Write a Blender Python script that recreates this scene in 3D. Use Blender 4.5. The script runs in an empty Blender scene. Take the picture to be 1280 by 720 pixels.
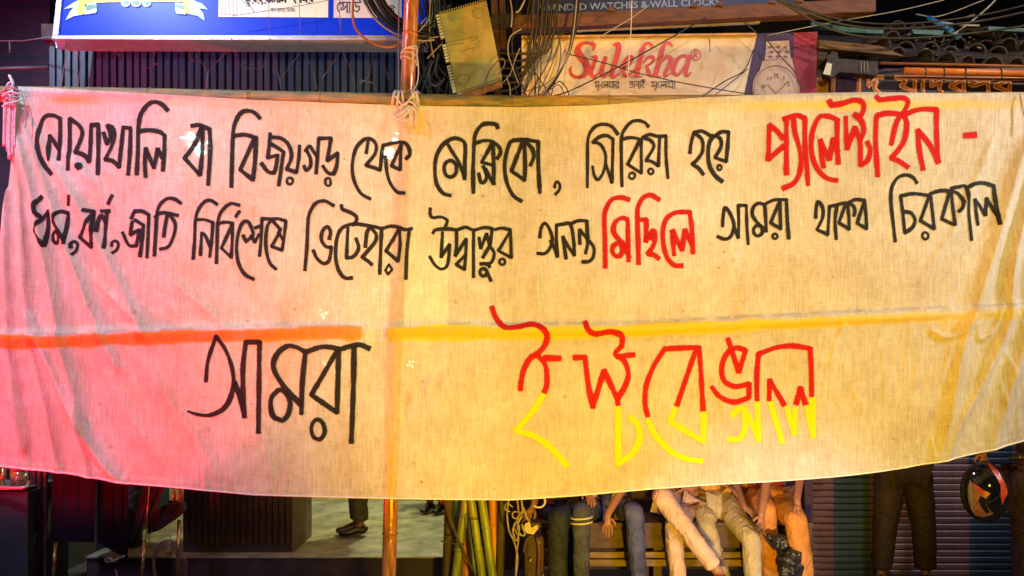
import bpy, bmesh, math, random
import numpy as np
from mathutils import Vector, Matrix
random.seed(7)
R_ = np.random.RandomState(11)
sc = bpy.context.scene
COL = sc.collection
# ------------------------------------------------------------------ camera, world, light, exposure
F = 1000.0          # focal length in pixels of the 1280 wide photograph
HOR = 450.0         # image row of the eye level
CAMZ = 1.7
cd = bpy.data.cameras.new('camera')
cd.sensor_width = 36.0
cd.lens = 36.0 * F / 1280.0
cd.shift_y = (HOR - 360.0) / 1280.0
cd.clip_end = 500
cam = bpy.data.objects.new('camera', cd)
cam.location = (0, 0, CAMZ)
cam.rotation_euler = (math.radians(90), 0, 0)
COL.objects.link(cam)
sc.camera = cam
w = bpy.data.worlds.new('World')
sc.world = w
w.use_nodes = True
wn = w.node_tree
bg = wn.nodes['Background']
bg.inputs[0].default_value = (0.012, 0.022, 0.055, 1)      # night sky over a lit town
bg.inputs[1].default_value = 0.5
sc.view_settings.view_transform = 'Standard'
sc.view_settings.look = 'None'
sc.view_settings.exposure = 0.0
sc.view_settings.gamma = 1.0
sc.cycles.use_denoising = True
sc.cycles.max_bounces = 6
sc.cycles.transparent_max_bounces = 8


def lamp(name, kind, loc, col, power, size=0.3, target=None, spot=None, blend=0.6):
    l = bpy.data.lights.new(name, kind)
    l.color = col
    l.energy = power
    if kind == 'AREA':
        l.shape = 'DISK'
        l.size = size
    else:
        l.shadow_soft_size = size
    if spot:
        l.spot_size = math.radians(spot)
        l.spot_blend = blend
    o = bpy.data.objects.new(name, l)
    o.location = loc
    if target is not None:
        o.rotation_euler = (Vector(target) - Vector(loc)).to_track_quat('-Z', 'Y').to_euler()
    COL.objects.link(o)
    return o


# lamps of the street and added fills: white street lights high on both sides, red neon low on the left,
# yellow stall lamps in front, and the lamps of the shops behind the banner
lamp('street_light', 'SPOT', (-3.6, 3.2, 5.6), (0.60, 0.78, 1.0), 620, 0.10, (-2.8, 5.2, 2.2), 90)
lamp('front_left_fill', 'SPOT', (-3.4, 0.6, 3.4), (0.62, 0.30, 1.0), 340, 0.3, (-3.0, 5, 2.6), 60)  # added violet fill from the front left, belongs to no shop
lamp('sodium_street_light', 'SPOT', (5.2, 3.2, 5.2), (0.95, 0.74, 0.60), 400, 0.08, (2.3, 5.2, 1.8), 100)
lamp('white_side_light', 'SPOT', (5.0, 3.8, 3.0), (0.85, 0.88, 1.0), 230, 0.08, (2.7, 5, 1.9), 80)
lamp('red_neon', 'SPOT', (-5.0, 3.8, 0.55), (1.0, 0.0, 0.02), 900, 0.06, (-2.6, 5, 2.35), 70, 0.25)
lamp('red_neon', 'SPOT', (-4.5, 1.8, 0.55), (1.0, 0.0, 0.02), 900, 0.10, (-3.2, 5, 2.40), 58, 0.3)
lamp('yellow_stall_lamp', 'SPOT', (0.75, 1.6, 0.3), (1.0, 0.58, 0.0), 800, 0.08, (0.85, 5, 2.0), 82, 0.6)
lamp('high_fill', 'SPOT', (1.3, -0.8, 3.4), (1.0, 0.72, 0.06), 600, 0.4, (1.2, 5, 2.6), 72, 1.0)  # added yellow fill for the banner from high in front
lamp('low_fill', 'SPOT', (2.0, 1.6, 0.35), (0.62, 0.55, 1.0), 340, 0.2, (1.6, 5.6, 0.42), 34)  # added low fill that brightens the sitters, no window there
lamp('sign_lamp', 'SPOT', (1.9, 2.6, 5.4), (0.85, 0.72, 0.90), 170, 0.1, (1.9, 5.4, 3.6), 60)
lamp('orange_sign_lamp', 'SPOT', (-0.1, 4.5, 4.0), (1.0, 0.42, 0.05), 45, 0.05, (1.2, 5.6, 3.75), 110)
lamp('shop_bulb', 'POINT', (0.9, 5.75, 2.7), (1.0, 0.65, 0.75), 32, 0.1)
lamp('shop_bulb', 'POINT', (-0.9, 7.6, 2.5), (0.98, 1.0, 0.58), 165, 0.08)


# ------------------------------------------------------------------ materials
MATS = {}


def mat(name, col, rough=0.6, metal=0.0, var=0.25, scale=12.0, bump=0.15, stretch=(1, 1, 1), col2=None,
        spec=0.5, emit=None, estr=0.0, coat=0.0, fine=90.0, fold=0.0):
    if name in MATS:
        return MATS[name]
    m = bpy.data.materials.new(name)
    m.use_nodes = True
    nt = m.node_tree
    b = nt.nodes['Principled BSDF']
    b.inputs['Roughness'].default_value = rough
    b.inputs['Metallic'].default_value = metal
    b.inputs['Specular IOR Level'].default_value = spec
    b.inputs['Coat Weight'].default_value = coat
    tc = nt.nodes.new('ShaderNodeTexCoord')
    mp = nt.nodes.new('ShaderNodeMapping')
    mp.inputs['Scale'].default_value = stretch
    nt.links.new(tc.outputs['Object'], mp.inputs[0])
    n = nt.nodes.new('ShaderNodeTexNoise')
    n.inputs['Scale'].default_value = scale
    n.inputs['Detail'].default_value = 6
    n.inputs['Roughness'].default_value = 0.65
    nt.links.new(mp.outputs[0], n.inputs['Vector'])
    cr = nt.nodes.new('ShaderNodeValToRGB')
    c2 = col2 or tuple(c * (1 - var) for c in col)
    cr.color_ramp.elements[0].color = (*c2, 1)
    cr.color_ramp.elements[1].color = (*[min(1, c * (1 + var * 0.6)) for c in col], 1)
    cr.color_ramp.elements[0].position = 0.35
    cr.color_ramp.elements[1].position = 0.65
    nt.links.new(n.outputs['Fac'], cr.inputs[0])
    nt.links.new(cr.outputs[0], b.inputs['Base Color'])
    n2 = nt.nodes.new('ShaderNodeTexNoise')
    n2.inputs['Scale'].default_value = fine
    n2.inputs['Detail'].default_value = 4
    nt.links.new(mp.outputs[0], n2.inputs['Vector'])
    bp = nt.nodes.new('ShaderNodeBump')
    bp.inputs['Strength'].default_value = bump
    bp.inputs['Distance'].default_value = 0.01
    nt.links.new(n2.outputs['Fac'], bp.inputs['Height'])
    nt.links.new(bp.outputs[0], b.inputs['Normal'])
    if fold:
        mp3 = nt.nodes.new('ShaderNodeMapping')
        mp3.inputs['Scale'].default_value = (1.2, 1.0, 0.8)
        mp3.inputs['Rotation'].default_value = (0.2, 0.5, 0.3)
        nt.links.new(tc.outputs['Object'], mp3.inputs[0])
        n3 = nt.nodes.new('ShaderNodeTexNoise')
        n3.noise_type = 'RIDGED_MULTIFRACTAL'
        n3.inputs['Scale'].default_value = 11.0
        n3.inputs['Detail'].default_value = 3
        n3.inputs['Distortion'].default_value = 1.6
        nt.links.new(mp3.outputs[0], n3.inputs['Vector'])
        bp3 = nt.nodes.new('ShaderNodeBump')
        bp3.inputs['Strength'].default_value = fold
        bp3.inputs['Distance'].default_value = 0.02
        nt.links.new(n3.outputs['Fac'], bp3.inputs['Height'])
        nt.links.new(bp3.outputs[0], bp.inputs['Normal'])
    if emit:
        b.inputs['Emission Color'].default_value = (*emit, 1)
        b.inputs['Emission Strength'].default_value = estr
        if estr and estr < 20:
            nt.links.new(cr.outputs[0], b.inputs['Emission Color'])
    MATS[name] = m
    return m


def cloth_material():
    m = bpy.data.materials.new('banner_cotton')
    m.use_nodes = True
    nt = m.node_tree
    N = nt.nodes
    L = nt.links
    b = N['Principled BSDF']
    tc = N.new('ShaderNodeTexCoord')

    def noise(scale, st, det=5, rough=0.6):
        mp = N.new('ShaderNodeMapping')
        mp.inputs['Scale'].default_value = st
        L.new(tc.outputs['Object'], mp.inputs[0])
        n = N.new('ShaderNodeTexNoise')
        n.inputs['Scale'].default_value = scale
        n.inputs['Detail'].default_value = det
        n.inputs['Roughness'].default_value = rough
        L.new(mp.outputs[0], n.inputs['Vector'])
        return n.outputs['Fac']

    def math_(op, a, b_, c=None):
        k = N.new('ShaderNodeMath')
        k.operation = op
        for i, v in enumerate((a, b_, c)):
            if v is None:
                continue
            if isinstance(v, (int, float)):
                k.inputs[i].default_value = v
            else:
                L.new(v, k.inputs[i])
        return k.outputs[0]

    def maprange(v, a, b_, c, d):
        k = N.new('ShaderNodeMapRange')
        L.new(v, k.inputs[0])
        for i, x in enumerate((a, b_, c, d)):
            k.inputs[i + 1].default_value = x
        return k.outputs[0]
    warp = noise(1.0, (88, 1, 6.5), 6, 0.75)        # vertical threads of the cotton
    weft = noise(1.0, (9, 1, 110), 3, 0.6)
    blot = noise(2.6, (1, 1, 1), 7, 0.7)
    mott = noise(22.0, (1, 1, 0.6), 6, 0.7)
    f = math_('ADD', math_('MULTIPLY', warp, 0.56), math_('MULTIPLY', weft, 0.20))
    f = math_('ADD', f, math_('MULTIPLY', mott, 0.30))
    f = maprange(f, 0.36, 0.66, 0.0, 1.0)
    c1 = N.new('ShaderNodeMix')
    c1.data_type = 'RGBA'
    L.new(f, c1.inputs[0])
    c1.inputs[6].default_value = (0.55, 0.47, 0.33, 1)
    c1.inputs[7].default_value = (0.94, 0.91, 0.80, 1)
    c2 = N.new('ShaderNodeMix')
    c2.data_type = 'RGBA'
    c2.blend_type = 'MULTIPLY'
    L.new(maprange(blot, 0.40, 0.66, 0.0, 1.0), c2.inputs[0])
    L.new(c1.outputs[2], c2.inputs[6])
    c2.inputs[7].default_value = (0.84, 0.78, 0.68, 1)
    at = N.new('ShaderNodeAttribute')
    at.attribute_name = 'pole_glow'
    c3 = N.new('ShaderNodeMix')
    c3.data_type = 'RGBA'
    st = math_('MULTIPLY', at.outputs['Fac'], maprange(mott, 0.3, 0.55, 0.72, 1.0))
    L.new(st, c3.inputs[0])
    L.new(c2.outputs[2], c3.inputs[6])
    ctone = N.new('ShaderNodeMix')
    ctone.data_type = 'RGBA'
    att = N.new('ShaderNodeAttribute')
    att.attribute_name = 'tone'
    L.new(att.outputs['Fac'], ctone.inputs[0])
    ctone.inputs[6].default_value = (0.94, 0.34, 0.020, 1)    # orange glow of the left pole through the cloth, painted in
    ctone.inputs[7].default_value = (0.95, 0.70, 0.010, 1)    # yellow glow of the right one, painted in
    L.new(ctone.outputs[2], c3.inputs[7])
    at2 = N.new('ShaderNodeAttribute')
    at2.attribute_name = 'dirt'
    c4 = N.new('ShaderNodeMix')
    c4.data_type = 'RGBA'
    L.new(math_('MULTIPLY', at2.outputs['Fac'], maprange(warp, 0.4, 0.6, 0.3, 1.0)), c4.inputs[0])
    L.new(c3.outputs[2], c4.inputs[6])
    c4.inputs[7].default_value = (0.22, 0.17, 0.10, 1)
    L.new(c4.outputs[2], b.inputs['Base Color'])
    b.inputs['Roughness'].default_value = 0.62
    b.inputs['Specular IOR Level'].default_value = 0.25
    b.inputs['Sheen Weight'].default_value = 0.15
    bp = N.new('ShaderNodeBump')
    bp.inputs['Strength'].default_value = 0.9
    bp.inputs['Distance'].default_value = 0.006
    L.new(math_('ADD', math_('MULTIPLY', warp, 1.0), math_('MULTIPLY', mott, 0.8)), bp.inputs['Height'])
    L.new(bp.outputs[0], b.inputs['Normal'])
    tr = N.new('ShaderNodeBsdfTranslucent')
    L.new(c4.outputs[2], tr.inputs['Color'])
    L.new(bp.outputs[0], tr.inputs['Normal'])
    mx = N.new('ShaderNodeMixShader')
    mx.inputs[0].default_value = 0.28
    L.new(b.outputs[0], mx.inputs[1])
    L.new(tr.outputs[0], mx.inputs[2])
    tp = N.new('ShaderNodeBsdfTransparent')
    mx2 = N.new('ShaderNodeMixShader')
    mx2.inputs[0].default_value = 0.06
    L.new(mx.outputs[0], mx2.inputs[1])
    L.new(tp.outputs[0], mx2.inputs[2])
    L.new(mx2.outputs[0], N['Material Output'].inputs['Surface'])
    return m


def paint_material(name, c1_, c2_, thin=0.04):
    m = bpy.data.materials.new(name)
    m.use_nodes = True
    nt = m.node_tree
    N = nt.nodes
    L = nt.links
    b = N['Principled BSDF']
    tc = N.new('ShaderNodeTexCoord')
    mp = N.new('ShaderNodeMapping')
    mp.inputs['Scale'].default_value = (120, 1, 60)
    L.new(tc.outputs['Object'], mp.inputs[0])
    n = N.new('ShaderNodeTexNoise')
    n.inputs['Scale'].default_value = 1.0
    n.inputs['Detail'].default_value = 5
    L.new(mp.outputs[0], n.inputs['Vector'])
    cr = N.new('ShaderNodeValToRGB')
    cr.color_ramp.elements[0].position = 0.35
    cr.color_ramp.elements[1].position = 0.72
    cr.color_ramp.elements[0].color = (*c1_, 1)
    cr.color_ramp.elements[1].color = (*c2_, 1)
    L.new(n.outputs['Fac'], cr.inputs[0])
    L.new(cr.outputs[0], b.inputs['Base Color'])
    b.inputs['Roughness'].default_value = 0.7
    b.inputs['Specular IOR Level'].default_value = 0.2
    bp = N.new('ShaderNodeBump')
    bp.inputs['Strength'].default_value = 0.4
    bp.inputs['Distance'].default_value = 0.003
    L.new(n.outputs['Fac'], bp.inputs['Height'])
    L.new(bp.outputs[0], b.inputs['Normal'])
    # ragged, slightly dry edges of the brush stroke
    ed = N.new('ShaderNodeAttribute')
    ed.attribute_name = 'edge'
    n2 = N.new('ShaderNodeTexNoise')
    n2.inputs['Scale'].default_value = 1.0
    n2.inputs['Detail'].default_value = 4
    n2.inputs['Roughness'].default_value = 0.7
    mp2 = N.new('ShaderNodeMapping')
    mp2.inputs['Scale'].default_value = (150, 1, 110)
    L.new(tc.outputs['Object'], mp2.inputs[0])
    L.new(mp2.outputs[0], n2.inputs['Vector'])
    k1 = N.new('ShaderNodeMath')
    k1.operation = 'MULTIPLY_ADD'
    L.new(n2.outputs['Fac'], k1.inputs[0])
    k1.inputs[1].default_value = 0.75
    L.new(ed.outputs['Fac'], k1.inputs[2])
    k2 = N.new('ShaderNodeMapRange')
    L.new(k1.outputs[0], k2.inputs[0])
    k2.inputs[1].default_value = 1.10
    k2.inputs[2].default_value = 1.36
    k2.inputs[3].default_value = thin
    k2.inputs[4].default_value = 1.0
    tp = N.new('ShaderNodeBsdfTransparent')
    mx = N.new('ShaderNodeMixShader')
    L.new(k2.outputs[0], mx.inputs[0])
    L.new(b.outputs[0], mx.inputs[1])
    L.new(tp.outputs[0], mx.inputs[2])
    L.new(mx.outputs[0], N['Material Output'].inputs['Surface'])
    return m


# ------------------------------------------------------------------ object helpers
def P(px, py, Y):
    """a point of the place: seen at photo pixel (px, py), Y metres away"""
    return Vector(((px - 640.0) * Y / F, Y, CAMZ - (py - HOR) * Y / F))


def rootloc(p):
    v = Vector((0, 0, 0))
    while p is not None:
        v += p.location
        p = p.parent
    return v


def tag(o, label=None, cat=None, group=None, kind=None):
    if label:
        o['label'] = label
    if cat:
        o['category'] = cat
    if group:
        o['group'] = group
    if kind:
        o['kind'] = kind
    return o


def thing(name, label, cat, loc, group=None, parent=None):
    o = bpy.data.objects.new(name, None)
    o.empty_display_size = 0.1
    o.location = Vector(loc)
    COL.objects.link(o)
    return tag(o, label, cat, group)


def link_mesh(name, verts, faces, m, parent=None, smooth=False, origin=None):
    off = rootloc(parent) if parent is not None else None
    if off is None:
        if origin is None:
            a = np.array([tuple(v) for v in verts])
            origin = Vector((a[:, 0].mean(), a[:, 1].mean(), a[:, 2].min()))
        off = Vector(origin)
    me = bpy.data.meshes.new(name)
    me.from_pydata([(v[0] - off[0], v[1] - off[1], v[2] - off[2]) for v in verts], [], faces)
    me.materials.append(m)
    if smooth:
        me.shade_smooth()
    me.update()
    o = bpy.data.objects.new(name, me)
    if parent is None:
        o.location = off
    else:
        o.parent = parent
    COL.objects.link(o)
    return o


class MB:
    def __init__(s):
        s.v = []
        s.f = []
        s.e = []

    def add(s, vs, fs):
        k = len(s.v)
        s.v += [tuple(v) for v in vs]
        s.f += [tuple(i + k for i in f) for f in fs]
        return s

    def box(s, a, b):
        x0, y0, z0 = a
        x1, y1, z1 = b
        return s.add([(x0, y0, z0), (x1, y0, z0), (x1, y1, z0), (x0, y1, z0), (x0, y0, z1), (x1, y0, z1), (x1, y1, z1), (x0, y1, z1)],
                     [(0, 3, 2, 1), (4, 5, 6, 7), (0, 1, 5, 4), (1, 2, 6, 5), (2, 3, 7, 6), (3, 0, 4, 7)])

    def slab(s, quad, thick):
        """quad = four points (front face, clockwise from top left), thick = depth vector"""
        t = Vector(thick) if not isinstance(thick, (int, float)) else Vector((0, thick, 0))
        q = [Vector(p) for p in quad]
        b = [p + t for p in q]
        return s.add(q + b, [(0, 3, 2, 1), (4, 5, 6, 7), (0, 1, 5, 4), (1, 2, 6, 5), (2, 3, 7, 6), (3, 0, 4, 7)])

    def tube(s, pts, r, seg=8, closed=False, cap=True, ell=None):
        pts = [Vector(p) for p in pts]
        n = len(pts)
        rs = r if isinstance(r, (list, tuple)) else [r] * n
        up = Vector((0.13, 1, 0.21)).normalized()
        ring = []
        for i, p in enumerate(pts):
            if closed:
                d = pts[(i + 1) % n] - pts[i - 1]
            else:
                d = pts[min(i + 1, n - 1)] - pts[max(i - 1, 0)]
            d.normalize()
            a = d.cross(up)
            if a.length < 1e-4:
                a = d.cross(Vector((1, 0, 0)))
            a.normalize()
            b = d.cross(a)
            ring.append([p + (a * math.cos(2 * math.pi * k / seg) + b * math.sin(2 * math.pi * k / seg)) * rs[i] for k in range(seg)])
        vs = [v for q in ring for v in q]
        fs = []
        m = n if closed else n - 1
        for i in range(m):
            j = (i + 1) % n
            for k in range(seg):
                l = (k + 1) % seg
                fs.append((i * seg + k, i * seg + l, j * seg + l, j * seg + k))
        if cap and not closed:
            fs.append(tuple(range(seg))[::-1])
            fs.append(tuple((n - 1) * seg + k for k in range(seg)))
        return s.add(vs, fs)

    def sphere(s, c, r, seg=12, rings=8):
        rx, ry, rz = (r, r, r) if isinstance(r, (int, float)) else r
        vs = []
        for i in range(rings + 1):
            t = math.pi * i / rings
            for k in range(seg):
                a = 2 * math.pi * k / seg
                vs.append((c[0] + rx * math.sin(t) * math.cos(a), c[1] + ry * math.sin(t) * math.sin(a), c[2] + rz * math.cos(t)))
        fs = [(i * seg + k, (i + 1) * seg + k, (i + 1) * seg + (k + 1) % seg, i * seg + (k + 1) % seg) for i in range(rings) for k in range(seg)]
        return s.add(vs, fs)

    def build(s, name, m, parent=None, smooth=False, bevel=0.0, origin=None):
        o = link_mesh(name, s.v, s.f, m, parent, smooth, origin)
        if s.e and len(s.e) == len(s.v):
            at_ = o.data.attributes.new('edge', 'FLOAT', 'POINT')
            at_.data.foreach_set('value', np.array(s.e, np.float32))
        if bevel:
            bm = bmesh.new()
            bm.from_mesh(o.data)
            bmesh.ops.bevel(bm, geom=bm.edges[:], offset=bevel, segments=2, affect='EDGES', profile=0.6)
            bm.to_mesh(o.data)
            bm.free()
        return o


def smooth_path(pts, step=None, n=6):
    """Catmull-Rom through the points"""
    p = [Vector(q) for q in pts]
    if len(p) < 3:
        return p
    out = []
    for i in range(len(p) - 1):
        p0 = p[i - 1] if i > 0 else p[i] * 2 - p[i + 1]
        p1, p2 = p[i], p[i + 1]
        p3 = p[i + 2] if i + 2 < len(p) else p2 * 2 - p1
        for k in range(n):
            t = k / n
            out.append(0.5 * ((2 * p1) + (p2 - p0) * t + (2 * p0 - 5 * p1 + 4 * p2 - p3) * t * t + (3 * p1 - p0 - 3 * p2 + p3) * t ** 3))
    out.append(p[-1])
    return out


def wire(pts, r=0.004, n=6, seg=6):
    """pts: (px, py, Y)"""
    return smooth_path([P(*p) for p in pts], n=n)


# value noise in numpy
def vnoise(x, y, seed=0):
    g = np.random.RandomState(seed).rand(257, 257)
    xi = np.floor(x).astype(int)
    yi = np.floor(y).astype(int)
    fx = x - xi
    fy = y - yi
    fx = fx * fx * (3 - 2 * fx)
    fy = fy * fy * (3 - 2 * fy)
    a = g[xi % 256, yi % 256]
    b = g[(xi + 1) % 256, yi % 256]
    c = g[xi % 256, (yi + 1) % 256]
    d = g[(xi + 1) % 256, (yi + 1) % 256]
    return (a * (1 - fx) + b * fx) * (1 - fy) + (c * (1 - fx) + d * fx) * fy - 0.5


# ------------------------------------------------------------------ the banner
BY = 5.0             # distance of the cloth


def BX(px):
    return (px - 640.0) * BY / F


def BZ(py):
    return CAMZ - (py - HOR) * BY / F


TOP = np.array([(-60, 110), (22, 111), (60, 113), (130, 117), (200, 121), (320, 128), (480, 134), (560, 136), (650, 137), (740, 135), (800, 131), (880, 125),
                (960, 121), (1020, 118), (1080, 117), (1180, 120), (1280, 118), (1360, 112)], float)
BOT = np.array([(-60, 577), (0, 583), (80, 591), (160, 604), (240, 611), (320, 618.5), (400, 621), (470, 622.5), (560, 624), (640, 624.5), (720, 619.5), (815, 611),
                (900, 605), (960, 602), (1010, 598.5), (1060, 594), (1100, 589), (1130, 584.5), (1190, 573), (1235, 563), (1280, 551), (1360, 528)], float)
LEFT = np.array([(100, 22), (140, 18), (190, 17), (230, 12), (300, 3), (360, -8), (480, -22), (600, -30)], float)
XR = 1345.0
POLE_TOP = np.array([(-90, 117), (60, 118), (200, 120), (320, 123), (480, 126.5), (640, 129), (800, 129), (960, 128), (1100, 126), (1280, 125), (1390, 124)], float)
POLE_L = np.array([(-80, 424), (60, 424), (160, 420), (280, 417), (400, 414), (456, 415)], float)
POLE_R = np.array([(482, 415), (560, 414), (640, 414), (800, 412), (960, 403), (1080, 397), (1180, 393), (1280, 389), (1390, 384)], float)
VPOLE = np.array([(-30, 515.5), (0, 514.5), (120, 509), (400, 496), (624, 488.5), (740, 486)], float)   # (row, column)
ip = lambda x, T: np.interp(x, T[:, 0], T[:, 1])

FOLDS = [  # (points, width px, amplitude m, skew)
    # fan from the knot in the upper left corner
    ([(20, 135), (34, 200), (50, 280), (62, 340), (78, 420), (98, 500), (112, 600)], 9, 0.030),
    ([(18, 130), (26, 200), (30, 280), (34, 360), (44, 430), (62, 520), (75, 600)], 7, 0.026),
    ([(24, 130), (48, 200), (74, 280), (98, 345), (122, 405), (150, 460)], 9, 0.022),
    ([(28, 128), (66, 200), (100, 260), (135, 325), (165, 385), (190, 430)], 11, 0.016),
    ([(30, 122), (80, 190), (130, 240), (175, 300)], 14, 0.008),
    ([(10, 240), (8, 320), (12, 400), (20, 470), (30, 560)], 7, 0.024),
    ([(40, 400), (64, 450), (90, 510), (128, 575), (150, 600)], 10, 0.030),
    ([(0, 420), (12, 470), (26, 530), (36, 590)], 8, 0.020),
    ([(110, 420), (135, 470), (165, 520), (200, 570)], 13, 0.010),
    ([(165, 430), (200, 480), (240, 540), (270, 590)], 18, 0.008),
    ([(215, 350), (250, 380), (285, 408)], 12, 0.010),
    ([(120, 350), (150, 380), (178, 410)], 9, 0.012),
    ([(195, 365), (226, 398)], 4, 0.004),
    ([(172, 120), (176, 240), (174, 400), (172, 600)], 2.0, 0.0022),
    ([(152, 250), (150, 400)], 2.0, 0.0016),
    ([(190, 225), (192, 330)], 2.0, 0.0016),
    ([(30, 118), (90, 122), (160, 130), (240, 134)], 3.5, 0.006),
    ([(320, 300), (350, 400), (330, 520), (340, 600)], 25, 0.006),
    # right side
    ([(1300, 130), (1272, 200), (1246, 290), (1222, 370), (1200, 430), (1185, 520), (1168, 580)], 12, 0.024),
    ([(1305, 160), (1282, 240), (1262, 330), (1256, 400), (1228, 470), (1196, 530), (1180, 575)], 9, 0.026),
    ([(1262, 130), (1240, 170), (1216, 230), (1190, 290), (1150, 350)], 10, 0.010),
    ([(1240, 128), (1215, 165), (1190, 220)], 6, 0.007),
    ([(1290, 300), (1282, 400), (1262, 480), (1240, 560)], 10, 0.020),
    ([(1255, 440), (1268, 480), (1274, 545)], 3, 0.005),
    ([(1250, 480), (1262, 540)], 2.5, 0.004),
    ([(1163, 414), (1178, 422), (1196, 416), (1212, 398)], 4, 0.014),
    ([(1190, 428), (1184, 440), (1176, 475)], 5, 0.008),
    ([(1218, 405), (1222, 424), (1240, 410), (1252, 370)], 4, 0.010),
    ([(1082, 362), (1060, 392), (1044, 430), (1036, 455)], 4, 0.008),
    ([(1096, 402), (1106, 470), (1108, 540)], 2.2, 0.003),
    ([(1140, 410), (1146, 450), (1138, 500)], 3, 0.004),
    ([(1230, 130), (1222, 170)], 3, 0.004),
    ([(1150, 128), (1142, 200), (1135, 300)], 6, 0.003),
    ([(1090, 235), (1096, 330)], 2.4, 0.002),
    ([(720, 150), (724, 300), (715, 380)], 30, 0.004),
    ([(925, 150), (915, 300), (935, 400), (930, 560)], 26, 0.005),
    ([(560, 440), (552, 520), (565, 610)], 24, 0.004),
]


def seg_dist(X, Y, pts):
    pts = [tuple(p)[:2] for p in smooth_path([(a, b, 0) for a, b in pts], n=4)]
    best = np.full(X.shape, 1e9)
    tt = np.zeros(X.shape)
    n = len(pts) - 1
    for i in range(n):
        ax, ay = pts[i]
        bx, by = pts[i + 1]
        dx, dy = bx - ax, by - ay
        L2 = dx * dx + dy * dy + 1e-9
        t = np.clip(((X - ax) * dx + (Y - ay) * dy) / L2, 0, 1)
        d = np.hypot(X - ax - t * dx, Y - ay - t * dy)
        k = d < best
        best = np.where(k, d, best)
        tt = np.where(k, (i + t) / n, tt)
    return best, tt


def pole_front(d, r, front):
    """height (towards the camera) of a round pole, d = distance from its axis in metres"""
    return np.where(np.abs(d) < r, front - r + np.sqrt(np.maximum(r * r - d * d, 0)), -1.0)


NX, NY = 840, 300
sg, tg = np.meshgrid(np.linspace(0, 1, NX), np.linspace(0, 1, NY))
PX = sg * XR
for _ in range(4):
    yy = ip(PX, TOP) + (ip(PX, BOT) - ip(PX, TOP)) * tg
    PX = ip(yy, LEFT) + (XR - ip(yy, LEFT)) * sg
PY = ip(PX, TOP) + (ip(PX, BOT) - ip(PX, TOP)) * tg
H = 0.020 * vnoise(PX / 190, PY / 260, 1) + 0.008 * vnoise(PX / 60 + 9, PY / 110, 2)
H += 0.014 * np.abs(vnoise(PX / 75 + PY / 300, PY / 190, 31)) + 0.007 * np.abs(vnoise(PX / 30 - PY / 160, PY / 120, 32)) + 0.0022 * vnoise(PX / 9, PY / 90, 3) + 0.0020 * vnoise(PX / 5 + .3 * PY / 9, PY / 14, 4) + 0.0035 * vnoise(PX / 22 + PY / 60, PY / 60, 5)
sidew = np.clip((PX - 1040) / 150, 0, 1)
H += sidew * (0.010 * vnoise(PX / 13 + PY / 46, PY / 160, 6) + 0.003 * vnoise(PX / 5 + PY / 16, PY / 60, 7))
sidel = np.clip((230 - PX) / 160, 0, 1)
H += sidel * (0.012 * vnoise(PX / 16 - PY / 34, PY / 200, 8))
for pts, wd, amp in FOLDS:
    d, tt = seg_dist(PX, PY, pts)
    H += amp * (2.1 if pts[0][0] < 300 else 2.2) * (0.55 * np.exp(-(d / (wd * 0.95)) ** 2) + 0.45 / (1 + (d / (wd * 0.30)) ** 2) * np.exp(-(d / (wd * 1.6)) ** 2)) * np.sin(np.pi * np.clip(0.08 + 0.88 * tt, 0, 1)) ** 0.35
H += 0.0018 * vnoise(PX / 3.1, PY / 60, 12)
for k in range(84):
    cx, cy = R_.uniform(30, 1260), R_.uniform(150, 590)
    if k < 18:
        cx = R_.uniform(1030, 1270)
    ln, an = R_.uniform(25, 95), R_.normal(0.0 if 220 < cx < 1020 else (0.35 if cx > 1000 else -0.45), 0.30)
    dx_, dy_ = math.sin(an) * -ln, math.cos(an) * ln
    d, tt = seg_dist(PX, PY, [(cx, cy), (cx + dx_ * .5 + R_.uniform(-5, 5), cy + dy_ * .5), (cx + dx_, cy + dy_)])
    H += R_.uniform(.003, .0085) * np.exp(-(d / R_.uniform(1.4, 3.4)) ** 2) * np.sin(np.pi * np.clip(tt, 0.02, .98))
# loose cloth lies back above the middle pole and hangs off in front of it
for T, x0, x1 in ((POLE_L, -100, 458), (POLE_R, 482, 1400)):
    d = PY - ip(PX, T)
    inx = 1 / (1 + np.exp(-(PX - x0) / 6)) / (1 + np.exp((PX - x1) / 6))
    H += inx * np.interp(PX, [0, 460, 700, 1280], [.044, .040, .026, .022]) / (1 + np.exp(-(d + 9.0) / 1.9)) * np.exp(-np.maximum(d, 0) / 60)
    pf = pole_front(d * 0.005, 0.038, 0.040)
    H = np.where((PX > x0) & (PX < x1), np.maximum(H, pf), H)
d = PY - ip(PX, POLE_TOP)
H = np.maximum(H, pole_front(d * 0.005, 0.050, 0.056))
H = np.maximum(H, np.where(d > 0, 0.056 * np.exp(-np.maximum(d, 0) / 60.0), -1))
H = np.where(d < -3, np.minimum(H, pole_front(np.minimum(np.abs(d) * 0.005, 0.0495), 0.050, 0.056)), H)
dv = PX - ip(PY, VPOLE)
H += 0.010 * np.exp(-(dv / 9.0) ** 2) * np.clip((PY - 130) / 60, 0, 1)
# stitched double hem along the bottom
db = ip(PX, BOT) - PY
H += 0.005 * np.exp(-((db - 8) / 1.1) ** 2) + 0.004 * (db < 7)
K = np.array([1, 2, 1]) / 4.0
H = np.apply_along_axis(lambda a: np.convolve(np.pad(a, 1, 'edge'), K, 'valid'), 0, H)
H = np.apply_along_axis(lambda a: np.convolve(np.pad(a, 1, 'edge'), K, 'valid'), 1, H)


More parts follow.
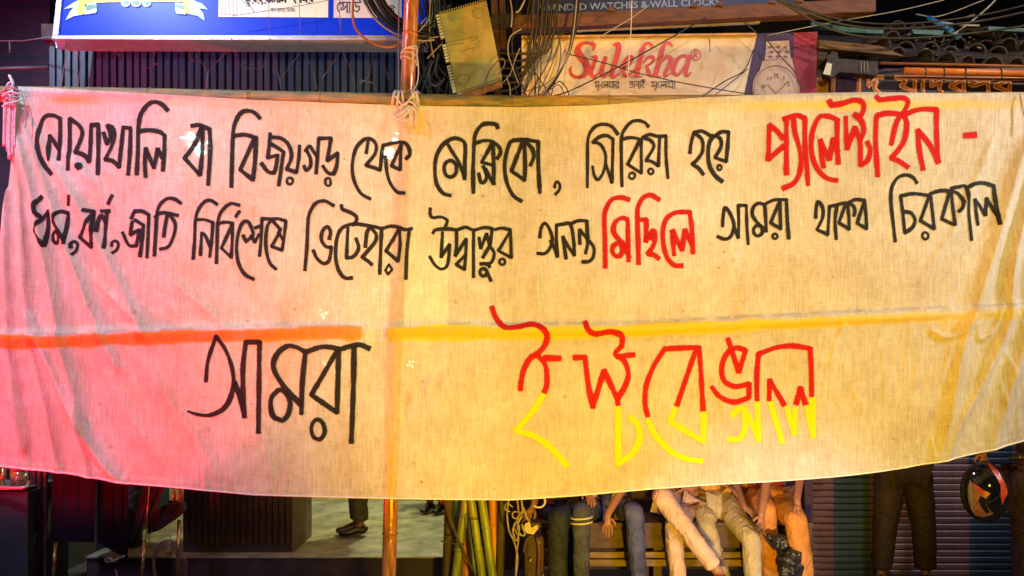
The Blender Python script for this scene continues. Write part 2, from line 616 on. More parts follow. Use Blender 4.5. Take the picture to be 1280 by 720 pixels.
def cloth_y(px, py):
    tt = (py - ip(px, TOP)) / (ip(px, BOT) - ip(px, TOP))
    ss = (px - ip(py, LEFT)) / (XR - ip(py, LEFT))
    a = np.clip(ss * (NX - 1), 0, NX - 1.001)
    b = np.clip(tt * (NY - 1), 0, NY - 1.001)
    i = a.astype(int)
    j = b.astype(int)
    fa = a - i
    fb = b - j
    return (H[j, i] * (1 - fa) + H[j, i + 1] * fa) * (1 - fb) + (H[j + 1, i] * (1 - fa) + H[j + 1, i + 1] * fa) * fb


# glow of the poles through the cloth, painted into its colour
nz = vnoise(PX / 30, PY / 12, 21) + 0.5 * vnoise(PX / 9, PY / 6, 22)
pole_glow = np.zeros(H.shape)
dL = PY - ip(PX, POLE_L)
pole_glow = np.maximum(pole_glow, ((PX < 453) & (PX > -60)) * np.clip(1 + (7.0 - np.abs(dL - 3.5 + nz * 5)) / 1.6, 0, 1))
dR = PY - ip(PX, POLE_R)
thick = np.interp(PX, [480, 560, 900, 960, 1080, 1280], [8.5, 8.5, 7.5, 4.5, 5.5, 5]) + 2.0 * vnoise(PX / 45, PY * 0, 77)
pole_glow = np.maximum(pole_glow, ((PX > 486)) * np.clip(1 + (thick - np.abs(dR - 2.5 + nz * 5)) / 1.6, 0, 1) * np.interp(PX, [480, 1000, 1100, 1280], [1, .95, .6, .4]))
pole_glow = np.maximum(pole_glow, 0.55 * np.exp(-((PX - 499) / 6.0) ** 2) * np.clip((470 - PY) / 40, 0, 1) * np.clip((PY - 395) / 20, 0, 1))
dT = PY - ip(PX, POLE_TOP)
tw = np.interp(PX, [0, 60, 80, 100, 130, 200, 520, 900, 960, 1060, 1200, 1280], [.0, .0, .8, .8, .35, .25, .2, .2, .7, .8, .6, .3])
pole_glow = np.maximum(pole_glow, tw * np.clip(1.2 - np.abs(dT - 8.5 + nz * 4) / 6.5, 0, 1))
pole_glow = np.maximum(pole_glow, 0.6 * np.exp(-((PX - 522 + nz * 8) / 10) ** 2 - ((PY - 148) / 20) ** 2))
pole_glow = np.maximum(pole_glow, 0.95 * np.exp(-(dv / 3.6) ** 2) * np.clip((PY - 530) / 30, 0, 1) * np.clip(1.0 + nz, 0.4, 1))
pole_glow = np.maximum(pole_glow, 0.28 * np.exp(-(dv / 7) ** 2) * np.clip((PY - 330) / 100, 0, 1))
pole_glow = np.maximum(pole_glow, 0.35 * np.exp(-((PX - 1190) / 26) ** 2 - ((PY - 410) / 12) ** 2))
dirt = np.zeros(H.shape)
dirt = np.maximum(dirt, 0.5 * (np.abs(nz) > .25) * np.exp(-((dL + 6) / 2) ** 2) * (PX < 453) * (PX > 40))
dirt = np.maximum(dirt, 0.5 * (np.abs(nz) > .12) * np.exp(-((dR + 9) / 1.6) ** 2) * (PX > 560))
sp = np.zeros(H.shape)
for _ in range(240):
    cx, cy = R_.uniform(20, 1280), R_.uniform(140, 600)
    i0 = int((cx / XR) * (NX - 1))
    j0 = int((cy - 130) / 480 * (NY - 1))
    a0, a1, b0, b1 = max(0, i0 - 3), i0 + 3, max(0, j0 - 4), j0 + 4
    sp[b0:b1, a0:a1] = np.maximum(sp[b0:b1, a0:a1], R_.uniform(.3, .9) * (np.hypot(PX[b0:b1, a0:a1] - PX[j0, i0], PY[b0:b1, a0:a1] - PY[j0, i0]) < R_.uniform(.6, 1.9)))
dirt = np.maximum(dirt, sp)

banner = thing('banner', 'huge hand painted white cotton banner stretched over bamboo poles across the street front', 'banner',
               (0, BY, BZ(624)))
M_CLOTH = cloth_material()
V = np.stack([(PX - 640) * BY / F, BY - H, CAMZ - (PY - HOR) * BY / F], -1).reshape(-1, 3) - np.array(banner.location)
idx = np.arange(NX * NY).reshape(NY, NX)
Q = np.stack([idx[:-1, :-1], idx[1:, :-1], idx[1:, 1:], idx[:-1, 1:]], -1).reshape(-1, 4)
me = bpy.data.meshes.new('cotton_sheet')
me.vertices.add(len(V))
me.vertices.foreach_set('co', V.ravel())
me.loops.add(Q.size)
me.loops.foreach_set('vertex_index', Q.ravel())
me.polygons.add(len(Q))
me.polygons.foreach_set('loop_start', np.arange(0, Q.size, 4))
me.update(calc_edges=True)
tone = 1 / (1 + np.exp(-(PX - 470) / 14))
for nm, arr in (('pole_glow', pole_glow), ('dirt', dirt), ('tone', tone)):
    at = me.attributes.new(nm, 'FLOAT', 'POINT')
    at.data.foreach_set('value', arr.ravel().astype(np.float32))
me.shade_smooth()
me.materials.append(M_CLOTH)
o = bpy.data.objects.new('cotton_sheet', me)
o.parent = banner
COL.objects.link(o)
# rolled bottom hem
hx = np.arange(-26, 1344, 6.0)
hy = ip(hx, BOT) - 0.4
M_HEM = mat('hem_cotton', (0.84, 0.80, 0.70), 0.7, var=0.12, scale=40)
MB().tube([Vector((BX(x), BY - float(h) - 0.004, BZ(y))) for x, y, h in zip(hx, hy, cloth_y(hx, hy - 1))], 0.0052, 8).build('hem', M_HEM, banner, True)

# ---- painted lettering: brush strokes traced letter by letter, laid on the cloth
BLACK = paint_material('black_poster_paint', (0.006, 0.006, 0.007), (0.026, 0.022, 0.020))
RED = paint_material('red_poster_paint', (0.40, 0.002, 0.0015), (0.52, 0.004, 0.003))
YELL = paint_material('yellow_poster_paint', (0.94, 0.62, 0.002), (0.96, 0.68, 0.003))
LAY = [0]


def parse(txt):
    out = []
    for s in txt.strip().split('|'):
        s = s.strip()
        if not s:
            continue
        if s[0] == 'o':          # ring: o cx,cy rx,ry
            a, b = s[1:].split()
            cx, cy = map(float, a.split(','))
            rx, ry = map(float, b.split(','))
            ph = random.uniform(0, 6)
            pts = [(cx + rx * math.cos(ph + t * math.pi / 8) * random.uniform(.95, 1.05), cy + ry * math.sin(ph + t * math.pi / 8) * random.uniform(.95, 1.05), None) for t in range(17)]
            pts[-1] = pts[0]
            out.append(pts)
            continue
        cur = []
        for tok in s.split():
            sharp = tok[0] == '!'
            q = tok.lstrip('!').split(',')
            p = (float(q[0]), float(q[1]), float(q[2]) if len(q) > 2 else None)
            cur.append(p)
            if sharp and len(cur) > 1:
                out.append(cur)
                cur = [p]
        if len(cur) > 1:
            out.append(cur)
    return out


def ribbon(mb, pts, width, surf, step=1.5, round_=True, jitter=0.05, dz=0.00012):
    """pts in photo pixels with widths; surf(px array, py array, layer) -> list of points"""
    c = []
    for i in range(len(pts)):
        c.append(Vector((pts[i][0], pts[i][1], pts[i][2] if pts[i][2] is not None else width)))
    L = sum((c[i + 1].xy - c[i].xy).length for i in range(len(c) - 1))
    n = max(2, int(L / max(1, len(c) - 1) / step))
    c = smooth_path(c, n=n) if len(c) > 2 else [c[0].lerp(c[1], k / n) for k in range(n + 1)]
    N = len(c)
    ks = np.convolve(np.random.RandomState(LAY[0]).randn(N + 8), np.ones(9) / 3, 'valid')[:N] * jitter * 1.5
    a = []
    for i, p in enumerate(c):
        d = (c[min(i + 1, N - 1)] - c[max(i - 1, 0)]).xy
        if d.length < 1e-6:
            d = Vector((1, 0))
        d.normalize()
        a.append((p.x, p.y, d.x, d.y, p.z / 2 * (1 + ks[i])))
    if round_:
        x, y, dx, dy, hw = a[0]
        a = [(x - dx * hw * f, y - dy * hw * f, dx, dy, hw * g) for f, g in ((.46, .70), (.38, .88), (.2, .97))] + a
        x, y, dx, dy, hw = a[-1]
        a += [(x + dx * hw * f, y + dy * hw * f, dx, dy, hw * g) for f, g in ((.2, .97), (.38, .88), (.46, .70))]
    A = np.array(a)
    cols = np.array([-1, -0.5, 0, 0.5, 1.0])
    X = A[:, 0:1] - A[:, 3:4] * A[:, 4:5] * cols
    Y = A[:, 1:2] + A[:, 2:3] * A[:, 4:5] * cols
    LAY[0] += 1
    pts3 = surf(X.ravel(), Y.ravel(), dz * (LAY[0] % 14))
    m = len(cols)
    fs = [(i * m + k, (i + 1) * m + k, (i + 1) * m + k + 1, i * m + k + 1) for i in range(len(A) - 1) for k in range(m - 1)]
    mb.add(pts3, fs)
    mb.e += [max(abs(c_), 0.0) for _ in range(len(A)) for c_ in cols]


def on_cloth(X, Y, lay):
    h = cloth_y(X, Y) + 0.0022 + lay
    return list(zip((X - 640) * BY / F, BY - h, CAMZ - (Y - HOR) * BY / F))


def on_plane(Yd, off=0.003):
    def f(X, Y, lay):
        d = Yd - off - lay
        return list(zip((X - 640) * d / F, np.full(X.shape, d), CAMZ - (Y - HOR) * d / F))
    return f


def word(region, width, txt, m, name='painted_letter', parent=None, surf=on_cloth, jitter=0.05, gap=0.55):
    """strokes that touch make one letter (or joined group of letters), each an object of its own"""
    x0, y0, s = region
    wd = width / s * 1.24
    sts = [[(x0 + p[0] / s, y0 + p[1] / s, (p[2] / s if p[2] is not None else None)) for p in st] for st in parse(txt)]
    dense = []
    for st in sts:
        q = []
        for a, b in zip(st[:-1], st[1:]):
            q += [(a[0] + (b[0] - a[0]) * k / 8, a[1] + (b[1] - a[1]) * k / 8) for k in range(9)]
        dense.append(np.array(q))
    g = list(range(len(sts)))

    def find(i):
        while g[i] != i:
            i = g[i]
        return i
    for i in range(len(sts)):
        for j in range(i):
            if np.hypot(dense[i][:, None, 0] - dense[j][None, :, 0], dense[i][:, None, 1] - dense[j][None, :, 1]).min() < wd * gap:
                g[find(i)] = find(j)
    for r in sorted(set(find(i) for i in range(len(sts)))):
        mb = MB()
        for i in range(len(sts)):
            if find(i) == r:
                ribbon(mb, sts[i], wd, surf, jitter=jitter)
        mb.build(name, m, parent or banner, True)


S = 6.4
A_ = (40, 120, S)
word(A_, 33, '''168,628 120,568 84,490 66,400 76,300 106,210 145,172 205,172 !250,195 244,320 228,515|152,520 152,420 !160,325 200,385 232,440|
300,595 316,400 !326,195 395,245 422,300 400,370 !360,455 430,480 !468,530 482,400 !494,245 !552,242 545,400 534,630|590,305 !615,392 645,330 !625,248 662,265 674,320 650,410 !596,512 655,525 !706,572 725,420 !748,262 !806,268 795,450 776,632|
845,630 858,450 868,270 890,170 940,100 1000,68 1062,84 1108,132|872,292 960,284 1035,298 !1076,325 1068,450 1055,600|915,650 912,530 !922,425 950,500 !984,580 !1018,430 1050,500''', BLACK)
word(A_, 36, 'o390,570 10,12', BLACK)
B_ = (220, 130, S)
word(B_, 34, '''140,188 205,182 !285,215 282,400 262,650|228,200 218,400 !198,572 !78,440|78,440 160,330 215,205''', BLACK)
word(B_, 34, '''447,665 455,480 465,290 482,180 535,90 600,72 650,90 688,130|465,268 560,256 !650,280 640,450 !620,612 !520,530 !635,290''', BLACK)
word(B_, 30, '''765,245 752,360 !740,437 !820,415 808,500 !790,558 740,545 690,480|772,276 850,284 905,330 930,400 922,460 !890,525 !968,552 988,440 996,340|772,330 820,358 !868,390 850,500 826,655|
1030,500 1045,535 1080,505 1080,440 1055,385|1040,385 1075,345 1105,385 1140,440|1125,560 1140,400 !1150,285 !1248,283 !1215,460 !1300,400 1290,500 !1265,565 1220,555 1178,500''', BLACK)
word(B_, 20, '''o915,620 24,26|o1220,628 22,32''', BLACK)
C_ = (400, 150, S)
word(C_, 29, '''405,635 330,590 280,500 262,400 275,290 310,210 375,160 430,172 456,220 440,285 !370,368 430,385 !485,405 496,300 !508,212 600,192 680,192 715,235 722,285 692,320|392,172 375,272|
680,590 620,580 565,510 538,420 528,300|657,205 650,300 !645,405 !575,372 !650,215''', BLACK)
D_ = (540, 145, S)
word(D_, 31, '''150,640 90,620 40,550 25,450 35,340 80,250 150,197 205,190 255,215 268,260 264,380 262,510|125,228 170,305 215,375 262,500|o150,428 50,66|
332,620 330,450 338,230 352,150 400,88 460,74 515,85 526,110|345,228 420,207 480,215 535,255 549,300 522,350|488,215 494,400 495,550|478,235 !398,376 490,400|375,465 388,525 410,540 438,500 425,440 410,408|430,430 460,490 495,548|
715,685 650,640 600,540 582,430 590,330 620,230 !650,205 740,200 !848,215 850,400 862,620|738,215 745,400 !740,520 !635,445 !722,225|760,225 805,280 812,340 785,402''', BLACK)
word(D_, 24, '980,578 985,545 1003,530 1022,560 1015,600 985,632', BLACK)
E_ = (720, 140, S)
word(E_, 27, '''88,610 90,400 90,260 105,185 150,130 215,112 280,130 330,190|130,255 180,212 240,200 !292,228 290,380 285,570|135,250 190,268 228,330 235,400 215,490 175,545 145,515 130,440|235,420 285,570|
365,600 360,400 358,230 378,160 430,98 490,84 540,98 572,130|365,228 430,215 !516,228 518,380 !520,495 !410,425 !505,235|525,215 580,192 650,206 !712,202 715,350 732,535|540,218 592,240 615,290 !555,395 600,402 !655,438 662,210''', BLACK)
word(E_, 20, 'o445,515 24,24|o595,480 20,22|o1143,450 16,20', BLACK)
word(E_, 29, '''905,335 915,250 !935,175 1000,166 1085,205 1150,172 !1210,172 1205,280 !1195,402 !1105,372 1150,290 1148,230 1110,200|950,185 1000,235 1005,320 970,380 !925,425 975,455 1015,505''', BLACK)
word(E_, 36, '1090,200 1058,260 1050,350 1065,440 1110,515 1165,560', BLACK)
F_ = (900, 120, S)
word(F_, 40, '''380,248 380,400 !378,515 440,460 500,410|380,250 440,290 492,350|515,195 520,400 525,630|490,200 590,172 !662,195 668,400 690,600 698,715|570,200 585,300 620,410 640,520 630,620 585,700 500,742|
930,680 850,662 780,600 735,510 718,400 730,280 775,185 850,180 !918,205 925,400 938,545|820,575 800,470 !788,362 830,450 !866,512 !890,352 930,450|845,62 !865,95 950,82 1040,56 1105,70 1124,115 1100,175 1050,165 1110,215 1132,290 1105,370|
985,185 995,320 !1006,430 !1062,265 1105,370 1112,470 !1115,560 1170,520 1190,440 1165,378''', RED)
G_ = (1050, 110, S)
word(G_, 40, '''294,708 280,550 268,400 !268,238 340,220 420,222 480,236|258,92 !282,118 400,106 470,102 510,135 490,195 430,290 395,460|480,225 512,300 500,420 455,500 !400,566 460,590 535,640|
485,235 560,202 640,188 !742,192 755,400 !775,600 700,460 !602,350 620,500 655,655''', RED)
word(G_, 52, '975,391 1062,385', RED)
I_ = (30, 225, S)
word(I_, 29, '''160,140 118,195 115,255 150,300|208,258 !100,410 !188,535 205,400 212,250|340,515 348,400 !362,268 305,255 265,290 258,340 290,400 335,480|o268,462 28,44|382,135 365,205|
490,245 !568,255 555,400 !545,540 !450,460 !555,275|620,250 690,250|668,262 655,400 650,545|588,412 600,330 625,285 655,340|715,125 680,195|
870,335 !856,438 !930,400 915,470 !900,528 840,520 790,420|862,310 !888,252 950,252 !1002,280 995,450 985,620|890,320 !958,362 945,500 930,610|
1045,605 1058,400 1068,270 1092,200 1150,152 1210,156 1262,190|1050,300 1090,268 1150,266 1235,285|1150,280 1132,370 1120,455|1175,285 1212,350 1205,430 1160,530 1090,555''', BLACK)
word(I_, 24, '390,545 385,512 405,492 432,512 425,560 400,600|705,530 708,500 735,488 758,512 745,560 712,585', BLACK)
J_ = (210, 240, S)
word(J_, 27, '''203,535 215,380 222,230 248,140 300,78 350,72 398,102|225,225 290,222 !362,245 352,380 335,520|262,505 266,420 !272,328 300,350 340,440|
390,570 395,400 402,240 430,160 500,97 575,108|400,255 460,243 !520,250 518,380 !510,525 !430,450 !512,270|575,155 545,200|
690,700 620,660 570,570 553,450 568,330 600,250 640,238 668,280 690,340|605,348 !630,402 685,350|670,350 !700,405 735,340|700,290 !738,275|755,215 748,400 738,515|
755,215 830,218 885,216 !945,235 932,350 !915,468 !832,436 880,350 !900,300 840,232|870,620 820,570 792,480 786,370 800,270 830,228|885,320 920,380''', BLACK)
K_ = (370, 245, S)
word(K_, 29, '''75,595 90,400 97,230 112,140 160,62 230,42 305,80|268,345 278,290 255,247 215,280 205,350 240,405 !285,410 275,480 260,525 220,540 170,500 140,435|
365,75 375,108 440,135 485,168 480,208 455,235|450,655 390,655 340,590 318,480 325,360 352,280 400,240 480,226 590,240 640,250 690,260 760,243 830,255 870,272 930,262|417,255 410,380 !405,497 460,485 502,420 482,340|
555,410 568,300 592,250|600,255 642,310 632,370 575,440 !530,492 575,520 608,550|686,265 680,400 672,625|825,270 !722,440 !820,525 835,400 830,275|908,275 890,450 882,665''', BLACK)
word(K_, 20, '745,548 !772,590 !738,630 !718,595 !745,548', BLACK)
L_ = (520, 245, S)
word(L_, 27, '''115,100 115,150 135,175 200,170 250,198 235,250|135,300 160,272 250,265 330,275|213,290 !202,490 !270,390 262,500 245,565 200,585 150,550 110,485|
325,280 325,400 !315,480 !402,345 398,470 !388,590 !322,548 400,470|340,270 400,252 462,275 540,256 !610,262 595,390|462,280 460,450 460,650|
505,335 !520,420 !565,305 !590,400 625,460 605,530 555,550|590,400 535,495|515,545 570,545 590,570|o540,612 28,30|560,590 600,680|
630,272 690,260 !755,275 760,400 !762,495 !660,440 !745,300|990,335 1000,260 1030,222 1065,265 1090,350 1070,420 1030,462 970,460|1075,360 1105,420 !1130,490 1122,370''', BLACK)
word(L_, 20, 'o690,528 22,24', BLACK)
M_ = (680, 230, S)
word(M_, 28, '''105,580 98,460 !98,335 150,325 210,330 235,460 !240,575 190,500 !150,425 160,500 175,600|215,322 270,300 !340,300 345,400 !350,450 395,510 390,590 350,625 305,625|285,485 282,420 !285,372 345,460 330,560''', BLACK)
word(M_, 38, '''488,670 485,450 480,280 495,200 540,130 610,112 680,130|675,620 670,450 !668,288 620,275 568,310 552,380 590,440 640,490 680,590|o585,530 42,52|
755,640 750,450 745,290 750,190 790,115 850,92 920,130|760,288 !818,288 !812,462 870,375 890,430 870,500 !830,560 880,570 918,600|820,400 870,440|
1105,655 1040,650 985,590 955,490 950,370 978,280 1050,232 !1162,226 1180,350 1190,555|1040,570 1030,470 !1026,376 1060,450 !1102,530 !1126,370 1180,480''', RED)
N_ = (880, 210, S)
word(N_, 28, '''145,470 150,390 165,320 200,360 235,450 220,530 190,565 150,570 105,550|235,470 !272,560 275,420 !270,302 !335,302 340,450 352,610|
495,510 490,400 !482,295 430,285 390,320 385,380 425,440 460,470 495,505|o430,502 36,42|485,290 560,258 !655,256 662,400 675,565|605,260 !530,440 !612,490 606,380 605,265|
890,400 895,310 910,272 945,320 945,400 !900,495 !988,532 995,400 !1000,308 !1060,300 1045,420 1055,570|1050,300 1110,285 1170,290 1202,330 1195,385|1125,300 !1075,440 !1158,490 1155,400 1145,300''', BLACK)
word(N_, 20, 'o565,548 20,20', BLACK)
O_ = (1060, 205, S)
word(O_, 28, '''5,308 60,286 !125,294 140,420 !145,520 !70,475 !120,310|375,620 355,450 338,300 345,190 390,115 450,92 510,110 545,155|415,258 520,240 640,255|415,262 435,400 !450,552 510,510 532,450 500,395 445,382|
640,268 !575,455 !686,520 672,400 655,260|650,240 730,217 800,220 865,235 908,290 905,350 875,385|802,240 !745,440 !846,490 835,370 820,235|815,200 880,186 935,195 960,400 985,610|940,195 1000,165 1080,157 !1155,180 1165,320 1180,490|
1035,490 1020,390 !1006,288 1050,340 !1092,412 !1102,276 1175,420''', BLACK)
word(O_, 20, 'o615,575 24,28', BLACK)
P_ = (220, 400, 4.5)
word(P_, 28, '''175,345,26 190,230,26 !240,92,26 290,170,28 325,280,30 325,390,34 280,490,34 200,533,26 130,530,20 75,512,14|335,350 365,430 !390,545 382,400 385,250 !405,125 !482,125 475,300 470,630|
708,528 715,350 !735,180 680,152 630,150 575,200 558,270 610,370 700,470|o592,478 54,84|740,180 830,152 920,160|912,175 !765,420 !908,520 915,350 922,172|930,165 1030,140 1090,160|1008,150 1000,400 988,688''', BLACK)
word(P_, 24, 'o800,615 38,56', BLACK)
Q_ = (600, 370, S)
word(Q_, 42, '''95,90 130,180 200,250 300,248 420,226 500,262 535,325 515,400 460,460 400,500 350,590 330,680 322,750|465,480 520,550 535,640 532,720 515,768''', RED)
word(Q_, 46, '515,497 640,500', RED)
word(Q_, 42, '''750,494 !838,490 865,704 !902,890 !990,595 1050,720 !1097,824 1160,720 1185,620 1150,520 1080,465 !1130,400 1128,320 1040,288 920,305 860,270 840,208|1090,485 1230,470|1097,824 1104,868''', RED)
R2 = (630, 480, S)
word(R2, 46, '''315,85 220,230 !92,372 230,412 370,505 500,650|912,195 !914,640 1030,550 1082,440 1070,330 1010,265''', YELL)
S_ = (780, 410, 4.0)
word(S_, 25, '''118,440 105,380 110,290 145,195 !200,105 290,100 !372,98 385,250 395,412|358,105 265,385|515,55 !570,220 !603,112 555,100 510,130 486,200 500,265 555,292 !622,278 !622,348 550,370 480,345 437,295|
665,360 662,240 !668,130 760,98 840,90 !925,102 932,200 936,340|725,360 !728,260 800,385|860,378 !880,298 905,378''', RED)
word(S_, 27, '''120,462 160,540 240,620 320,655 388,664|256,402 !230,465 !395,568 400,425|540,435 580,400 612,425 645,490 !672,560 665,372|600,430 606,490 580,550 522,556|732,372 755,450 790,570|812,392 !850,530 855,400|912,388 !945,545 940,355''', YELL)

# ------------------------------------------------------------------ bamboo poles
def bamboo(name, label, path, r, m, nodes_every=0.42, group=None, knot_mat=None):
    pts = [Vector(p) for p in path]
    base = min(pts, key=lambda p: p.z)
    t = thing(name, label, 'bamboo pole', base, group)
    # resample
    L = [0]
    for a, b in zip(pts[:-1], pts[1:]):
        L.append(L[-1] + (b - a).length)
    tot = L[-1]

    def at(s):
        for i in range(len(pts) - 1):
            if s <= L[i + 1] or i == len(pts) - 2:
                return pts[i].lerp(pts[i + 1], (s - L[i]) / max(1e-6, L[i + 1] - L[i]))
    ss = []
    s = 0.0
    nodes = []
    rr = random.Random(hash(label) % 1000 if False else len(label))
    s = rr.uniform(0.1, nodes_every)
    while s < tot:
        nodes.append(s)
        s += nodes_every * rr.uniform(0.8, 1.15)
    P0, RR = [], []
    k = max(20, int(tot / 0.03))
    grid = sorted([i * tot / k for i in range(k + 1)] + [n + d for n in nodes for d in (-.012, -.004, 0.004, .012) if 0 < n + d < tot])
    for s in grid:
        q = at(s)
        f = 1.0 + 0.02 * math.sin(s * 3)
        for n in nodes:
            if abs(s - n) < 0.007:
                f *= 1.09
            elif abs(s - n) < 0.02:
                f *= 0.97
        P0.append(q)
        RR.append(r * f)
    MB().tube(P0, RR, 14).build('culm', m, t, True)
    for n in nodes:
        q, q2 = at(max(0, n - .003)), at(min(tot, n + .003))
        MB().tube([q, q2], r * 1.1, 14).build('node_ring', knot_mat or MATS['bamboo_node'], t, True)
    return t


mat('bamboo_node', (0.20, 0.10, 0.035), 0.6, var=0.4)
M_BAM = mat('bamboo_weathered', (0.42, 0.27, 0.10), 0.5, var=0.55, scale=5, stretch=(1.5, 1, 6), bump=0.3, col2=(0.13, 0.11, 0.06))
M_BAMH = mat('bamboo_mossy', (0.32, 0.19, 0.035), 0.35, var=0.5, scale=7, stretch=(1, 6, 6), bump=0.4, col2=(0.10, 0.11, 0.06))
M_BAMV = mat('bamboo_varnished', (0.55, 0.22, 0.05), 0.16, var=0.5, scale=5, stretch=(8, 8, 1), bump=0.12, col2=(0.26, 0.08, 0.02), spec=0.8, coat=0.6)
bamboo('bamboo_pole', 'mossy horizontal bamboo pole carrying the top edge of the banner',
       [Vector((BX(x), BY - 0.001, BZ(y))) for x, y in POLE_TOP], 0.047, M_BAMH, 0.55)
bamboo('bamboo_pole', 'horizontal bamboo pole pressing through the banner at mid height on the left',
       [Vector((BX(x), BY + 0.004, BZ(y))) for x, y in POLE_L], 0.034, M_BAMH, 0.5)
bamboo('bamboo_pole', 'horizontal bamboo pole pressing through the banner at mid height on the right',
       [Vector((BX(x), BY + 0.004, BZ(y))) for x, y in POLE_R], 0.034, M_BAMH, 0.5)
vp = [Vector(P(c, r, 5.14)) for r, c in VPOLE]
vp = [P(517, -60, 5.14)] + vp[1:-1] + [P(484.5, 779, 5.14)]
bamboo('bamboo_pole', 'glossy orange upright bamboo pole behind the middle of the banner', vp, 0.047, M_BAMV, 0.36)

# rope lashing at the crossing of the upright and the top pole
M_ROPE = mat('white_cotton_rope', (0.62, 0.58, 0.54), 0.85, var=0.3, scale=60, bump=0.5)
M_CORD = mat('pink_nylon_cord', (0.62, 0.50, 0.46), 0.6, var=0.3, scale=60, bump=0.4)
lash = thing('rope_lashing', 'white cloth rope lashing the upright pole to the top bamboo', 'rope', P(509, 150, 4.93))
for k, (x, w_) in enumerate(((493, 0.009), (497, 0.008), (503, 0.008), (518, 0.009), (524, 0.009), (521, 0.007))):
    c = P(x, 126.5, 5.0)
    MB().tube([c + Vector((0.012 * math.sin(a + k), -math.cos(a) * 0.058, math.sin(a) * 0.058)) for a in [i * math.pi / 8 for i in range(16)]], w_, 8, closed=True).build('rope_turn', M_ROPE if k % 2 else M_CORD, lash, True)
for pts in ([(494, 120, 4.94), (505, 132, 4.925), (519, 116, 4.935), (524, 128, 4.935)], [(497, 137, 4.93), (512, 127, 4.92), (524, 137, 4.93)],
            [(512, 132, 4.925), (503, 142, 4.92), (494, 146, 4.925), (500, 150, 4.92), (508, 143, 4.92), (514, 134, 4.925)],
            [(514, 133, 4.925), (520, 141, 4.92), (519, 158, 4.925)], [(510, 134, 4.925), (513, 148, 4.92), (508, 152, 4.925)]):
    MB().tube(smooth_path([P(*p) for p in pts]), 0.0065, 8).build('rope_end', M_ROPE, lash, True)
up = thing('rope_binding', 'pale cord wound around the upright pole above the banner', 'rope', P(512, 80, 5.1))
for k, y in enumerate((63, 67, 72, 76)):
    c = P(np.interp(y, VPOLE[:, 0], VPOLE[:, 1]), y, 5.14)
    MB().tube([c + Vector((math.cos(a) * 0.052, math.sin(a) * 0.052, 0.02 * math.cos(a + k))) for a in [i * math.pi / 8 for i in range(16)]], 0.0055, 8, closed=True).build('cord_turn', MATS['pink_nylon_cord'], up, True)
MB().tube(smooth_path([P(*p) for p in [(521, 66, 5.08), (523, 85, 5.07), (521, 105, 5.07), (511, 122, 5.05)]]), 0.004, 6).build('cord_end', M_CORD, up, True)

# knot with rope tails on the left end
kn = thing('rope_knot', 'bunch of tied rope ends hanging at the upper left corner of the banner', 'rope', P(10, 200, 4.95))
M_TWINE = mat('grey_twine', (0.34, 0.27, 0.24), 0.85, var=0.4, scale=60, bump=0.5)
MB().sphere(P(12, 118, 4.94), (0.045, 0.04, 0.045), 12, 8).build('knot_bundle', M_TWINE, kn, True)
for k in range(7):
    x = 6 + k * 2.2
    MB().tube(smooth_path([P(14 + random.uniform(-3, 3), 112, 4.92), P(x, 130 + random.uniform(-4, 4), 4.90), P(x - 1, 160, 4.92), P(x * 1.05 - 2, 190 + random.uniform(-14, 12), 4.93)]),
              0.006 + 0.003 * random.random(), 7).build('rope_tail', [M_ROPE, M_TWINE, M_CORD][k % 3], kn, True)
for k in range(4):
    y = 112 + k * 6
    MB().tube(smooth_path([P(3, y + 3, 4.91), P(12, y - 4 + k, 4.88), P(24, y + 2 - 2 * k, 4.90)]), 0.007, 7).build('rope_turn', [M_TWINE, M_ROPE][k % 2], kn, True)
MB().tube(smooth_path([P(14, 112, 4.92), P(16, 104, 4.92), P(11, 93, 4.92)]), [0.009] * 12 + [0.003], 7).build('rope_tail', M_ROPE, kn, True)
MB().tube(smooth_path([P(12, 113, 4.92), P(9, 106, 4.91), P(16, 101, 4.92)]), 0.006, 7).build('rope_tail', M_CORD, kn, True)
MB().tube(smooth_path([P(26, 112, 4.92), P(29, 122, 4.915), P(33, 145, 4.92), P(31, 160, 4.92)]), 0.003, 6).build('twine_end', M_TWINE, kn, True)
tie = thing('tie_string', 'dark string hanging down over the upper right corner of the banner', 'string', P(1282, 170, 4.9))
MB().tube(smooth_path([P(1275, 117, 4.93), P(1277, 130, 4.925), P(1281, 150, 4.93), P(1284, 170, 4.93)]), 0.004, 6).build('string', MATS['grey_twine'], tie, True)

# ------------------------------------------------------------------ setting
def structure(o):
    o['kind'] = 'structure'
    return o


M_ASPH = mat('asphalt', (0.05, 0.048, 0.046), 0.8, var=0.3, scale=30, bump=0.6)
structure(MB().add([(-60, -40, 0), (60, -40, 0), (60, 40, 0), (-60, 40, 0)], [(0, 1, 2, 3)]).build('ground', M_ASPH))
M_CONC = mat('plinth_cement', (0.34, 0.33, 0.20), 0.55, var=0.35, scale=5, bump=0.4, col2=(0.16, 0.15, 0.10))
M_DARKP = mat('plinth_dark', (0.035, 0.026, 0.022), 0.8, var=0.4, scale=8)
M_DARKW = mat('dark_wall', (0.02, 0.02, 0.025), 0.85, var=0.4, scale=4)
M_YWALL = mat('yellow_plaster', (0.50, 0.42, 0.12), 0.7, var=0.25, scale=6)

# plinth of the shop
pl = thing('shop_plinth', 'raised cement shop floor with worn dark edge behind the upright pole', 'step', (-1.0, 6.0, 0))
MB().box((-3.2, 6.02, 0.0), (-0.505, 9.0, 0.214)).build('plinth_body', M_DARKP, pl)
MB().box((-3.2, 6.0, 0.214), (-0.50, 9.0, 0.224)).build('floor_slab', M_CONC, pl)
